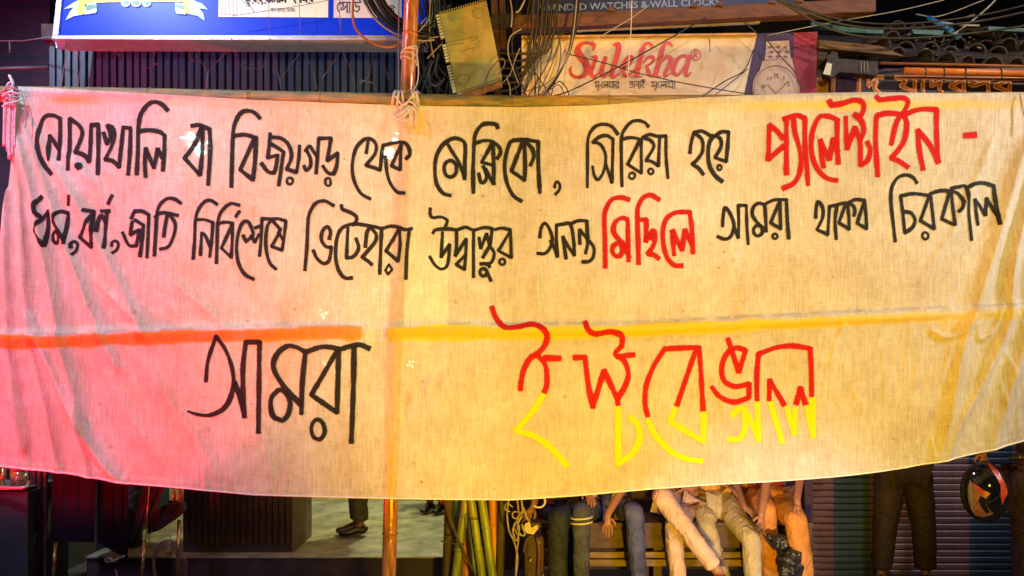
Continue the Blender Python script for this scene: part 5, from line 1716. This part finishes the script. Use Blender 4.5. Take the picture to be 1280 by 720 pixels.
M_DKT = mat('charcoal_cotton', (0.022, 0.022, 0.026), 0.8, var=0.4, scale=6, bump=0.3, fold=1.0)
M_OLT = mat('dark_olive_cotton', (0.050, 0.052, 0.030), 0.8, var=0.4, scale=6, bump=0.3, fold=1.0)
M_BRT = mat('dark_brown_cotton', (0.019, 0.008, 0.006), 0.8, var=0.35, scale=3, bump=0.3, fold=1.0)
M_MRT = mat('maroon_black_cotton', (0.075, 0.035, 0.045), 0.7, var=0.6, scale=6, bump=0.5, fold=1.0)
M_SHOE = mat('black_leather', (0.014, 0.013, 0.013), 0.35, var=0.3, spec=0.6)
M_SAND = mat('brown_leather', (0.09, 0.035, 0.02), 0.5, var=0.3)
DN = Vector((0, 0, -1))
FW = Vector((0, -1, 0))


def up_body(px, py, d, lean=0.0):
    pel = P(px, py, d)
    return pel, pel + Vector((0.0, -.02 + lean, 0.33)), pel + Vector((0, -.05 + lean, 0.52)), pel + Vector((0, -.09 + lean, 0.66))


# sitter 1: dark jeans, only one leg shows
pel, ch, nk, hd = up_body(700, 642, 6.0)
pel1 = pel
person('sitting person in dark blue jeans at the left end of the bench', (pel.x, 5.6, 0), pel, ch, nk, hd,
       [(pel + Vector((.10, -.08, 0)), P(697, 648, 5.46), P(698, 748, 5.46)), (pel + Vector((-.09, -.06, 0)), P(708, 655, 5.75), P(716, 740, 5.8))],
       [(ch + Vector((-.19, 0, .10)), P(672, 566, 5.55), P(668, 632, 5.42), Vector((-.5, -.2, -.6)), Vector((0.2, -1, .1)), .55, 1),
        (ch + Vector((.19, 0, .10)), P(722, 560, 5.75), P(708, 606, 5.55), Vector((-.5, -.3, -.2)), Vector((0, 0, 1)), .5, -1)],
       M_OLSH, M_JEAN, M_SHOE, M_SKIND, tr_r=1.05)
wb = thing('wrist_band', 'white band round the wrist of the person in dark jeans', 'bracelet', P(676, 632, 5.42))
MB().tube([P(673.5 + 8 * math.cos(a), 627 + 7.5 * math.sin(a), 5.41 - .025 * math.sin(a + .6)) for a in [i * math.pi / 8 for i in range(16)]], 0.0065, 7, closed=True).build('band', mat('white_silicone', (0.75, 0.72, 0.68), .5, var=.05), wb, True)
# sitter 2: faded jeans
pel, ch, nk, hd = up_body(757, 634, 5.98)
person('sitting person in faded blue jeans and white shirt, hand hanging between the knees', (pel.x, 5.6, 0), pel, ch, nk, hd,
       [(pel + Vector((-.10, -.06, 0)), P(727, 641, 5.46), P(727, 748, 5.46)), (pel + Vector((.10, -.06, 0)), P(793, 641, 5.46), P(800, 748, 5.46))],
       [(ch + Vector((.19, 0, .10)), P(790, 590, 5.62), P(759, 644, 5.44), Vector((.02, -.05, -1)), Vector((0.0, -1, 0)), .22, 1),
        (ch + Vector((-.19, 0, .10)), P(724, 560, 5.75), P(728, 612, 5.55), Vector((.3, -.3, -.3)), Vector((0, 0, 1)), .4, -1)],
       M_WSH, M_JEAN2, M_SHOE, tr_r=0.90)
# two pale bands stitched on the knee
kb = thing('knee_bands', 'two pale bands round the left knee of the faded jeans', 'cloth band', P(726, 656, 5.4))
for y in (646.5, 652.5):
    c = P(727, y, 5.46)
    MB().tube([c + Vector((.072 * math.cos(a), .072 * math.sin(a), .006 * math.cos(a))) for a in [i * math.pi / 10 for i in range(20)]], 0.007, 6, closed=True).build('band', M_WSH, kb, True)
# sitter 3: cream trousers, crossed legs
pel, ch, nk, hd = up_body(852, 630, 5.98)
person('sitting person in cream trousers with the right leg crossed over the left', (pel.x, 5.6, 0), pel, ch, nk, hd,
       [(pel + Vector((-.09, -.05, .04)), P(828, 622, 5.34), P(900, 718, 5.26)), (pel + Vector((.02, -.05, -.03)), P(842, 660, 5.50), P(850, 752, 5.52))],
       [(ch + Vector((.19, 0, .10)), P(885, 575, 5.75), P(866, 610, 5.52), Vector((-1, -.1, -.05)), Vector((0, 0, 1)), .35, -1),
        (ch + Vector((-.19, 0, .10)), P(822, 565, 5.75), P(832, 602, 5.5), Vector((.8, -.1, -.1)), Vector((0, 0, 1)), .35, 1)],
       M_PSH, M_CREAMT, M_SAND, tr_r=0.93)
# sitter 4: beige trousers
pel, ch, nk, hd = up_body(893, 626, 6.0)
person('sitting person in beige trousers and mustard print shirt', (pel.x, 5.6, 0), pel, ch, nk, hd,
       [(pel + Vector((.06, -.06, .0)), P(939, 676, 5.48), P(943, 760, 5.46)), (pel + Vector((-.08, -.03, -.02)), P(884, 662, 5.72), P(908, 735, 5.92))],
       [(ch + Vector((.18, 0, .08)), P(912, 588, 5.68), P(930, 634, 5.50), Vector((.75, -.1, -.6)), Vector((0.1, -.5, .8)), .55, 1),
        (ch + Vector((-.18, 0, .10)), P(872, 566, 5.75), P(900, 604, 5.55), Vector((.8, -.2, -.3)), Vector((0, 0, 1)), .5, 1)],
       M_FSH, M_BEIGT, M_SHOE, M_SKIND, tr_r=0.93)
# sitter 5: orange tan trousers
pel, ch, nk, hd = up_body(958, 618, 6.0)
person('sitting person in orange tan trousers and red print shirt at the bench end', (pel.x, 5.6, 0), pel, ch, nk, hd,
       [(pel + Vector((.08, -.06, -.03)), P(994, 652, 5.46), P(1010, 756, 5.46)), (pel + Vector((-.08, -.03, -.02)), P(956, 640, 5.62), P(968, 742, 5.86))],
       [(ch + Vector((.19, 0, .10)), P(1004, 566, 5.75), P(996, 626, 5.44), Vector((.22, -.1, -.9)), Vector((0.5, -.6, .5)), .30, -1),
        (ch + Vector((-.18, 0, .08)), P(960, 588, 5.62), P(952, 642, 5.44), Vector((-.1, -.1, -.8)), Vector((0.1, -.9, .3)), .65, -1)],
       M_RSH, M_ORT, M_SHOE, tr_r=1.06)
st_ = thing('walking_stick', 'dark slim stick held in the clasped hands over the beige knee', 'stick', P(968, 686, 5.38))
MB().tube([P(934, 646, 5.40), P(952, 666, 5.385), P(968, 687, 5.37)], .009, 8).build('stick', mat('dark_varnish', (0.04, 0.025, 0.02), .3), st_, True)
# crumpled black bag
M_PBAG = mat('black_polythene', (0.02, 0.019, 0.018), 0.25, var=0.4, spec=0.7, bump=0.6, scale=30)
bgt = thing('black_bag', 'crumpled black polythene bag standing between beige and orange trousers', 'bag', P(985, 735, 5.42))
for nm, c, r, k in (('bag_body', P(988, 706, 5.42), (.085, .07, .115), 1), ('bag_neck', P(973, 678, 5.45), (.060, .05, .055), 2), ('bag_fold', P(962, 672, 5.46), (.03, .03, .03), 3)):
    mb = MB().sphere(c, r, 28, 20)
    rr = random.Random(k)
    A = np.array(mb.v)
    dv_ = A - np.array(c)
    n1 = vnoise(A[:, 0] * 34 + 50, A[:, 2] * 30 + 50, 40 + k) + 0.6 * vnoise(A[:, 0] * 70 + A[:, 1] * 50 + 90, A[:, 2] * 66 + 90, 50 + k)
    A = np.array(c) + dv_ * (1 + 0.42 * n1[:, None])
    mb.v = [tuple(v) for v in A]
    mb.build(nm, M_PBAG, bgt, False)
gp = thing('green_tin', 'yellow green tin standing under the bench beside the black bag', 'tin', P(964, 735, 5.80))
MB().tube([P(964, 690, 5.80), P(964, 742, 5.80)], .066, 16).build('tin_body', mat('yellow_green_tin', (0.30, 0.28, 0.04), 0.45, var=.3), gp, True)
MB().tube([P(964, 689, 5.80), P(964, 692, 5.80)], .070, 16).build('tin_rim', M_OLIV, gp, True)

# standing people
def stander(label, px, d, z0, top_m, tr_m, shoe_m, skin, facing, spread=.09, tr=1.0, arms=None, toe=None):
    X = (px - 640) * d / F
    pel = Vector((X, d, z0 + .92))
    side = facing.cross(Vector((0, 0, 1)))
    legs = [(pel + side * s_ * .09 + Vector((0, 0, -.03)), Vector((X, d, z0 + .50)) + side * s_ * spread + facing * .02, Vector((X, d, z0 + .085)) + side * s_ * spread * 1.25) for s_ in (-1, 1)]
    if arms is None:
        arms = [(pel + Vector((0, 0, .46)) + side * s_ * .19, pel + Vector((0, 0, .20)) + side * s_ * .26, pel + Vector((0, 0, -.03)) + side * s_ * .27 + facing * .06, Vector((0, 0, -1)) + facing * .15, side * s_, .3, 1) for s_ in (-1, 1)]
    return person(label, (X, d, z0), pel, pel + Vector((0, 0, .36)), pel + Vector((0, 0, .56)), pel + Vector((0, 0, .70)) + facing * .03, legs, arms, top_m, tr_m, shoe_m, skin, tr_r=tr, face=facing)


stander('standing person in dark olive trousers and black shoes on the cement shop floor', 449, 6.75, .224, M_DKT, M_OLT, M_SHOE, M_SKIND, Vector((-.92, -.38, 0)).normalized(), .045, 1.12)
stander('standing person in black shoes far back in the shop by the upright pole', 545, 7.75, .224, M_DKT, M_DKT, M_SHOE, M_SKIND, Vector((-.3, -.95, 0)).normalized(), .05, 1.0)
stander('standing person in wide dark brown trousers in front of the roller shutter', 1129, 6.02, 0, M_BRT, M_BRT, M_SHOE, M_SKIND, FW, .135, 1.22,
         arms=[(Vector((2.94 + s_ * .19, 6.0, 1.38)), Vector((2.94 + s_ * .27, 5.9, 1.12)), Vector((2.94 + s_ * .10, 5.76, 1.20)), Vector((-s_, -.2, .1)), Vector((0, -1, 0)), .4, s_) for s_ in (-1, 1)])
# helmet man
pelx = P(1292, 601, 5.35)
hm = stander('standing person in maroon black clothes at the right edge holding a helmet', 1300, 5.35, 0, M_MRT, M_MRT, M_SHOE, M_SKIN, FW, .10, 1.20,
             arms=[(P(1268, 470, 5.35), P(1238, 520, 5.32), P(1229, 563, 5.28), Vector((.05, -.05, -1)), Vector((0, -1, 0)), .35, -1),
                   (P(1345, 470, 5.35), P(1360, 520, 5.35), P(1358, 570, 5.3), Vector((0, 0, -1)), Vector((0, -1, 0)), .3, 1)])
bl = MB().tube([P(1262 + 0, 573, 5.20), P(1300, 570, 5.17), P(1340, 573, 5.22)], .016, 8)
bl.build('belt', M_SHOE, hm, True)
MB().sphere(P(1275, 571, 5.16), .008, 8, 6).build('belt_stud', M_FOIL, hm, True)

# helmet: shell, visor gap, chin guard and patches
M_HB = mat('helmet_gloss_black', (0.010, 0.010, 0.011), 0.15, var=0.2, spec=0.7, coat=0.7, bump=0.02)
M_HO = mat('helmet_orange', (0.55, 0.07, 0.015), 0.3, var=0.3, scale=30, coat=0.4)
M_HP = mat('helmet_salmon', (0.40, 0.15, 0.10), 0.3, var=0.25, scale=30, coat=0.4)
M_HG = mat('helmet_grey', (0.30, 0.28, 0.26), 0.3, var=0.3, scale=40)
hl = thing('helmet', 'glossy black full face motorcycle helmet with orange and salmon flashes held at the right edge', 'helmet', P(1231, 654, 5.22))
HC = P(1231, 615, 5.24)
HR = (0.142, 0.15, 0.198)


def hel(px, py, off=0.0):
    """point on the helmet's front for a pixel"""
    x = (px - 640) * 5.12 / F
    z = CAMZ - (py - HOR) * 5.12 / F
    u, v = (x - HC.x) / HR[0], (z - HC.z) / HR[2]
    rr_ = math.hypot(u, v)
    if rr_ > 0.97:
        u, v = u * .97 / rr_, v * .97 / rr_
        x, z = HC.x + u * HR[0], HC.z + v * HR[2]
    q = max(0.0, 1 - u * u - v * v)
    return Vector((x, HC.y - HR[1] * math.sqrt(q) - off, z))


mb = MB()
vs, fs = [], []
ns, nr = 28, 20
for i in range(nr + 1):
    t = math.pi * i / nr
    for k in range(ns):
        a = 2 * math.pi * k / ns
        x, y, z = math.sin(t) * math.cos(a), math.sin(t) * math.sin(a), math.cos(t)
        g = 1.0
        vs.append((HC.x + HR[0] * x * g, HC.y + HR[1] * y * g, HC.z + HR[2] * z))
fs = [(i * ns + k, (i + 1) * ns + k, (i + 1) * ns + (k + 1) % ns, i * ns + (k + 1) % ns) for i in range(nr) for k in range(ns)]
mb.add(vs, fs)
mb.build('shell', M_HB, hl, True)


def hel_patch(name, poly, m_, off=.010):
    """triangulated patch following the shell"""
    pts = [Vector((x, y, 0)) for x, y in poly]
    c = sum(pts, Vector()) / len(pts)
    vs, fs = [hel(c.x, c.y, off)], []
    n_ = len(pts) * 3
    ringp = []
    for i in range(len(pts)):
        for k in range(3):
            ringp.append(pts[i].lerp(pts[(i + 1) % len(pts)], k / 3))
    for lev in (0.33, 0.66, 1.0):
        for q in ringp:
            w_ = c.lerp(q, lev)
            vs.append(hel(w_.x, w_.y, off))
    for k in range(n_):
        fs.append((0, 1 + (k + 1) % n_, 1 + k))
        for l in (0, 1):
            fs.append((1 + l * n_ + k, 1 + l * n_ + (k + 1) % n_, 1 + (l + 1) * n_ + (k + 1) % n_, 1 + (l + 1) * n_ + k))
    link_mesh(name, vs, fs, m_, hl, True)


hel_patch('salmon_flash', [(1220, 603), (1228, 612), (1235, 616), (1229, 622), (1232, 632), (1239, 641), (1230, 647), (1225, 649), (1218, 634), (1216, 618)], M_HP)
hel_patch('orange_flash', [(1221, 605), (1228, 612), (1234, 616), (1228, 621), (1224, 614)], M_HO, .014)
hel_patch('orange_flash', [(1241, 586), (1245, 577), (1250, 590), (1255, 606), (1257, 616), (1252, 622), (1249, 630), (1246, 620), (1247, 606)], M_HO)
hel_patch('grey_flash', [(1208, 596), (1213, 592), (1215, 598), (1210, 610), (1208, 622), (1213, 636), (1219, 644), (1214, 640), (1207, 626), (1205, 610)], M_HG)
hel_patch('visor', [(1225, 586), (1238, 584), (1244, 606), (1244, 628), (1238, 628), (1234, 612), (1222, 598)], mat('helmet_visor', (0.006, 0.006, 0.007), 0.08, var=.1, spec=.8, bump=0), .008)

hel_patch('black_stripe', [(1225, 620), (1229, 622), (1231, 632), (1236, 640), (1233, 642), (1227, 634), (1224, 626)], M_HB, .016)
hel_patch('pale_edge', [(1219, 602), (1221, 602), (1218, 617), (1220, 634), (1226, 648), (1224, 649), (1217, 635), (1215, 617)], M_HG, .016)
hel_patch('pale_edge', [(1239, 640), (1240, 642), (1231, 648), (1230, 646)], M_HG, .016)
MB().tube([hel(1222 + 24 * math.sin(a) + 2, 607 - 22 * math.cos(a), .006) for a in [i * math.pi / 12 for i in range(0, 13)]], .004, 6).build('visor_rim', M_BLK, hl, True)
# ------------------------------------------------------------------ bamboo bundle beside the plinth
M_BG = mat('bamboo_green', (0.26, 0.28, 0.05), 0.35, var=0.45, scale=5, stretch=(6, 6, 1), bump=0.15, spec=.6, col2=(0.10, 0.14, 0.03))
M_BGT = mat('bamboo_teal_grey', (0.12, 0.20, 0.17), 0.45, var=0.4, scale=5, stretch=(6, 6, 1))
M_BO = mat('bamboo_orange', (0.55, 0.20, 0.02), 0.4, var=0.4, scale=5, stretch=(6, 6, 1))
M_BD = mat('bamboo_dark', (0.060, 0.045, 0.030), 0.6, var=0.5, scale=5, stretch=(6, 6, 1), bump=.4)
G = 'bamboo poles leaning in a bundle beside the cement floor'
for (x0_, x1_, rp, d, m_, lab) in [
        (590, 606, 5.0, 5.50, M_BG, 'green bamboo pole, left one of the bright pair leaning in the bundle'),
        (603, 619, 5.4, 5.52, M_BG, 'green bamboo pole, right one of the bright pair leaning in the bundle'),
        (586, 596, 2.6, 5.56, M_BGT, 'thin grey teal pole along the left side of the bright green pair'),
        (616, 620, 5.0, 5.62, M_BO, 'orange bamboo pole between the green pair and the dark post'),
        (627, 624, 5.4, 5.60, M_BD, 'dark brown pole right of the orange bamboo pole'),
        (582, 567, 5.4, 5.58, M_BG, 'dark green bamboo pole leaning to the left of the bundle'),
        (573, 572, 5.0, 5.72, M_BGT, 'teal grey bamboo pole behind the dark green one'),
        (584, 583, 6.4, 5.78, M_BO, 'orange bamboo pole at the back of the bundle'),
        (562, 558, 6.0, 5.70, M_BD, 'dark pole at the left edge of the bundle beside the cement floor')]:
    rr = rp * d / F
    a, c = P(x0_ - (x1_ - x0_) * .9, 530, d), P(x1_ + (x1_ - x0_) * .12, HOR + (CAMZ - .02) * F / d, d)
    bamboo('bamboo_pole', lab, [a, c], rr, m_, 0.45, G)
bk = thing('branch', 'thin dark crooked branch crossing the left side of the pole bundle', 'branch', P(560, 735, 5.45))
MB().tube(wire([(552, 616, 5.45), (562, 645, 5.45), (575, 680, 5.44), (594, 718, 5.44), (600, 732, 5.44)]), 0.009, 8).build('stem', M_BD, bk, True)
MB().tube(wire([(551, 676, 5.43), (560, 679, 5.43), (580, 680, 5.44)]), 0.006, 6).build('twig', M_BD, bk, True)
MB().tube(wire([(585, 650, 5.43), (588, 680, 5.43)]), 0.004, 6).build('twig', M_BD, bk, True)
bt_ = thing('wire_binding', 'black wire binding round the bright green bamboo pair', 'wire', P(594, 650, 5.42))
MB().tube([P(583, 648, 5.46), P(590, 649, 5.44), P(599, 649, 5.45)], .003, 6).build('wire', M_BLK, bt_, True)

# white ropes hanging in loops
M_ROPED = mat('dirty_white_rope', (0.34, 0.31, 0.30), 0.9, var=0.45, scale=50, bump=0.8)
M_CORDD = mat('dirty_pink_cord', (0.34, 0.22, 0.19), 0.8, var=0.4, scale=50, bump=0.8)
wr = thing('hanging_rope', 'white and pink ropes hanging in loops right of the pole bundle', 'rope', P(645, 728, 5.30))
for pts, r, m_ in (([(646, 618, 5.3), (648, 645, 5.3), (642, 658, 5.29), (648, 672, 5.3), (646, 690, 5.3), (644, 735, 5.3)], .0065, M_CORDD),
                   ([(651, 618, 5.3), (653, 640, 5.29), (647, 656, 5.29), (650, 668, 5.3), (656, 668, 5.3), (652, 655, 5.29)], .007, M_ROPED),
                   ([(637, 618, 5.3), (634, 640, 5.3), (636, 662, 5.3), (643, 678, 5.3), (647, 700, 5.3), (642, 735, 5.3)], .006, M_ROPED),
                   ([(641, 634, 5.29), (634, 629, 5.29), (631, 636, 5.29), (638, 640, 5.29)], .005, M_ROPED),
                   ([(650, 640, 5.28), (642, 640, 5.28), (641, 646, 5.28), (646, 648, 5.28), (651, 640, 5.28)], .006, M_CORDD),
                   ([(644, 654, 5.28), (641, 664, 5.28), (646, 676, 5.28), (649, 660, 5.28), (645, 652, 5.28)], .006, M_ROPED),
                   ([(654, 634, 5.29), (658, 646, 5.28), (662, 652, 5.28)], .007, M_ROPED)):
    MB().tube(wire(pts), r, 8).build('rope', m_, wr, True)
# things held and standing at the feet of the first sitter
cp_ = thing('paper_packet', 'crumpled pale packet held in the hand over the dark bag', 'packet', P(661, 668, 5.36))
flat('packet_front', [(656, 655), (662, 652), (664, 660), (672, 656), (673, 661), (667, 668), (659, 667), (655, 662)], mat('pale_paper', (0.55, 0.48, 0.42), .6, var=.3, scale=50, bump=.5), 5.36, cp_, .012)
db_ = thing('dark_bag', 'dark purple backpack standing on the ground beside the dark jeans', 'bag', P(668, 738, 5.45))
mb = MB().box((P(655, 0, 5.5).x, 5.44, 0.0), (P(680, 0, 5.5).x, 5.62, P(0, 668, 5.5).z))
mb.build('bag_body', mat('purple_black_nylon', (0.045, 0.018, 0.04), .6, var=.6, scale=9, bump=.5), db_, bevel=0.03)
MB().tube(wire([(671, 672, 5.42), (674, 690, 5.41), (672, 730, 5.42)]), 0.014, 8).build('strap', mat('purple_strap', (0.10, 0.03, 0.08), .6, var=.4), db_, True)
for x, y, r in ((674, 679, .012), (663, 700, .009), (679, 719, .008)):
    MB().sphere(P(x, y, 5.41), (r, .006, r * 1.4), 10, 6).build('buckle', M_FOIL, db_, True)
MB().tube(wire([(655, 690, 5.43), (658, 676, 5.42), (666, 668, 5.42)]), 0.010, 8).build('handle', M_OLIV, db_, True)
rd = thing('red_cloth', 'small red cloth scrap hanging at the left top of the pole bundle', 'cloth', P(557, 630, 5.8))
flat('cloth', [(549, 612), (561, 612), (560, 629), (555, 631), (550, 628)], mat('red_cotton', (0.45, 0.03, 0.015), .7, var=.3), 5.8, rd, .01)

# ------------------------------------------------------------------ stall table at the lower left
M_CLD = mat('charcoal_tablecloth', (0.011, 0.013, 0.016), 0.95, spec=0.1, var=0.35, scale=3, bump=.2)
M_CLB = mat('brown_black_cloth', (0.008, 0.008, 0.008), 0.95, spec=0.1, var=0.35, scale=3, bump=.2)
M_BRASS = mat('brass_tube', (0.50, 0.34, 0.10), 0.25, 0.8, var=0.3, scale=14)
stt = thing('stall_table', 'stall table with charcoal cloth and brass tube legs at the lower left', 'table', P(140, 745, 5.5))
xl, xr2 = P(62, 0, 5.5).x, P(228, 0, 5.5).x
MB().box((xl, 5.48, P(0, 588, 5.5).z), (xr2, 6.0, P(0, 588, 5.5).z + .03)).build('table_top', M_CLD, stt, bevel=.004)


def drape(name, x_0, x_1, y0, y1l, y1r, d, m_, parent, amp=.006, seed=3, skew=0):
    vs, fs = [], []
    na, nb_ = 40, 14
    for j in range(nb_ + 1):
        for i in range(na + 1):
            u, v = i / na, j / nb_
            x = x_0 + (x_1 - x_0) * u + skew * v
            y = y0 + ((y1l * (1 - u) + y1r * u) - y0) * v
            n_ = math.sin(u * 21 + seed) + .6 * math.sin(u * 37 + seed * 2 + v)
            vs.append(P(x, y, d - amp * (0.4 + v) * n_ * .6))
    fs = [(j * (na + 1) + i, (j + 1) * (na + 1) + i, (j + 1) * (na + 1) + i + 1, j * (na + 1) + i + 1) for j in range(nb_) for i in range(na)]
    return link_mesh(name, vs, fs, m_, parent, True)


drape('cloth_front', 66, 122, 588, 677, 678, 5.46, M_CLD, stt, skew=-4)
drape('cloth_front', 122, 160, 588, 678, 700, 5.49, M_CLB, stt, seed=5)
drape('cloth_side', 186, 187, 600, 678, 678, 5.47, M_CLB, stt)
drape('cloth_corner', 184, 214, 588, 678, 640, 5.44, mat('warm_dark_cloth', (0.022, 0.018, 0.014), .95, spec=0.1, var=.3), stt, seed=7, skew=-22)
for x, ya, yb, d in ((67, 676, 745, 5.5), (178, 676, 745, 5.5), (222, 650, 745, 5.62)):
    MB().tube([P(x + 2, ya, d), P(x - 1.5, yb, d)], 0.012, 10).build('leg', M_BRASS, stt, True)
MB().tube([P(187, 600, 5.42), P(182, 678, 5.43)], .0035, 6).build('edge_piping', M_BRASS, stt, True)
# small things by the table
bo = thing('bottle', 'small gold bottle standing at the right end of the stall table', 'bottle', P(222, 633, 5.6))
MB().tube([P(218, 634, 5.6), P(218, 606, 5.6)], .012, 12).build('bottle_body', M_BRASS, bo, True)
MB().tube([P(226, 634, 5.6), P(226, 606, 5.6)], .020, 12).build('bottle_body', mat('amber_glass', (0.32, 0.16, 0.04), .15, var=.3, coat=.5), bo, True)
bg2 = thing('brown_bag', 'dark brown leather bag hanging at the right end of the stall table', 'bag', P(205, 655, 5.5))
flat('bag_flap', [(186, 640), (205, 632), (226, 629), (228, 640), (214, 652), (196, 664), (184, 668)], mat('dark_brown_leather', (0.020, 0.014, 0.010), .7, spec=0.2, var=.4), 5.52, bg2, .08)
MB().sphere(P(196, 632, 5.50), .012, 10, 8).build('bag_button', mat('red_button', (0.25, 0.03, 0.02), .4), bg2, True)
cw = thing('wire_coil', 'coil of thin brown wire hanging on the right leg of the stall table', 'coil', P(208, 740, 5.4))
for k in range(5):
    cx_, cy_, rx, ry = 209 + k * .8, 708, 15 + k * 1.6, 26 + k * 1.8
    MB().tube([P(cx_ + rx * math.cos(a) + 2 * math.sin(a), cy_ + ry * math.sin(a), 5.42 + .02 * math.sin(a + k)) for a in [i * math.pi / 14 for i in range(28)]], .004, 6, closed=True).build('wire_loop', mat('coil_brown', (0.16, 0.10, 0.05), .5, var=.3), cw, True)
MB().sphere(P(211, 689, 5.40), (.026, .02, .032), 10, 8).build('wire_knot', mat('knot_brown', (0.22, 0.12, 0.05), .6, var=.5, scale=60, bump=.7), cw, True)
MB().tube(wire([(211, 660, 5.4), (213, 672, 5.4), (211, 684, 5.4)]), .004, 6).build('hook', M_GREYC, cw, True)
tl = thing('steel_clamp', 'small steel clamp lying low under the stall table cloth', 'clamp', P(145, 704, 5.42))
MB().tube(wire([(133, 701, 5.4), (137, 698, 5.4), (142, 701, 5.4), (150, 697, 5.4), (156, 695, 5.4)]), [.010] * 8 + [.013] * 8 + [.008] * 9, 8).build('clamp_bar', mat('dull_steel', (0.36, 0.34, 0.26), .4, .5, var=.4, scale=60), tl, True)
MB().tube([P(135 + 4 * math.cos(a), 700 + 3 * math.sin(a), 5.39) for a in [i * math.pi / 6 for i in range(12)]], .005, 6, closed=True).build('clamp_ring', MATS['dull_steel'], tl, True)
MB().tube(wire([(144, 712, 5.4), (146, 718, 5.4), (147, 724, 5.4)]), .006, 6).build('clamp_bolt', MATS['dull_steel'], tl, True)
# tray with glasses and a dark cabinet at the far left
cab = thing('dark_cabinet', 'black cabinet under the metal tray at the lower left corner', 'cabinet', P(15, 745, 5.5))
MB().box((P(-60, 0, 5.5).x, 5.45, 0.0), (P(40, 0, 5.5).x, 5.95, P(0, 613, 5.5).z)).build('cabinet_body', M_DARKW, cab, bevel=.01)
tr_ = thing('metal_tray', 'grey metal tray rim on the black cabinet at the left edge', 'tray', P(5, 611, 5.4))
MB().tube(wire([(-40, 607, 5.42), (0, 609, 5.40), (22, 610, 5.38), (34, 608, 5.40), (37, 601, 5.45)]), .012, 10).build('tray_rim', mat('tray_steel', (0.30, 0.29, 0.30), .4, .4, var=.2), tr_, True)
MB().box((P(-60, 0, 5.5).x, 5.43, P(0, 611.5, 5.45).z), (P(36, 0, 5.5).x, 5.85, P(0, 610.5, 5.45).z)).build('tray_floor', MATS['tray_steel'], tr_)
jr = thing('glass_jar', 'small jar with olive contents standing on the metal tray', 'jar', P(24, 607, 5.55))
MB().tube([P(24, 609, 5.6), P(24, 588, 5.6)], .055, 16).build('jar_body', mat('olive_jar', (0.18, 0.15, 0.05), .2, var=.5, scale=20, coat=.5), jr, True)
MB().tube([P(24, 588, 5.6), P(24, 582, 5.6)], .058, 16).build('jar_lid', M_BRASS, jr, True)
gl = thing('bottle', 'thin gold bottle at the left edge behind the metal tray', 'bottle', P(3, 607, 5.55))
MB().tube([P(3, 609, 5.6), P(4, 585, 5.6)], .02, 12).build('bottle_body', M_BRASS, gl, True)
mp_ = thing('maroon_cloth', 'maroon cloth hanging between the black cabinet and the stall table', 'cloth', P(50, 745, 5.6))
drape('cloth', 38, 60, 570, 745, 745, 5.6, mat('maroon_cotton', (0.035, 0.012, 0.014), .75, var=.4, scale=5), mp_, .02, 9, skew=0)
# dark trousered person behind the table
stander('standing person in black clothes behind the stall table at the lower left', 150, 6.35, 0, M_DKT, M_DKT, M_SHOE, M_SKIND, FW, .09, 1.15)

# ------------------------------------------------------------------ shop bulbs seen glowing through the cloth
def bulb(x, y, d, cool, label, r=0.03, s=60, n=10):
    t = thing('led_bulb', label, 'bulb', P(x, y, d))
    m_ = bpy.data.materials.get('bulb_cool' if cool else 'bulb_warm')
    if not m_:
        m_ = bpy.data.materials.new('bulb_cool' if cool else 'bulb_warm')
        m_.use_nodes = True
        b_ = m_.node_tree.nodes['Principled BSDF']
        b_.inputs['Emission Color'].default_value = (0.55, 1.0, 1.0, 1) if cool else (1.0, 0.85, 0.5, 1)
        b_.inputs['Emission Strength'].default_value = s
    c = P(x, y, d)
    rr = random.Random(int(x * 7 + y))
    for k in range(n):
        q = c + Vector((rr.gauss(0, r * .62), rr.uniform(0, .01), rr.gauss(0, r * .7)))
        MB().sphere(q, (rr.uniform(.18, .42) * r, .006, rr.uniform(.15, .36) * r), 8, 6).build('diode', m_, t, True)
    MB().box(c + Vector((-r, .016, -r * 1.2)), c + Vector((r, .03, r * 1.2))).build('lamp_board', M_WSH, t)
    MB().tube([c + Vector((0, .022, r * 1.2)), c + Vector((0, .022, r + .45))], .003, 6).build('cord', M_BLK, t, True)
    return t


bulb(237, 172, 5.28, True, 'cool white lamp glowing through the banner over the left half of the second word', .042, 30, 16)
bulb(248, 186, 5.34, True, 'cool white lamp just under its twin behind the second word of the top line', .046, 30, 18)
bulb(487, 190, 5.28, True, 'cool white lamp glowing through the banner left of the upright pole', .034, 30, 14)
bulb(496, 172, 5.34, True, 'cool white lamp glowing through the banner just above its twin by the upright pole', .030, 30, 6)
bulb(512, 455, 5.5, False, 'dim warm lamp glowing through the banner under the middle pole', .026, 9, 7)
bulb(405, 452, 5.5, False, 'dim warm lamp glowing behind the third black letter of the bottom line', .024, 9, 6)
bulb(403, 389, 5.5, False, 'row of tiny warm lamps glowing just above the left middle pole', .034, 9, 7)
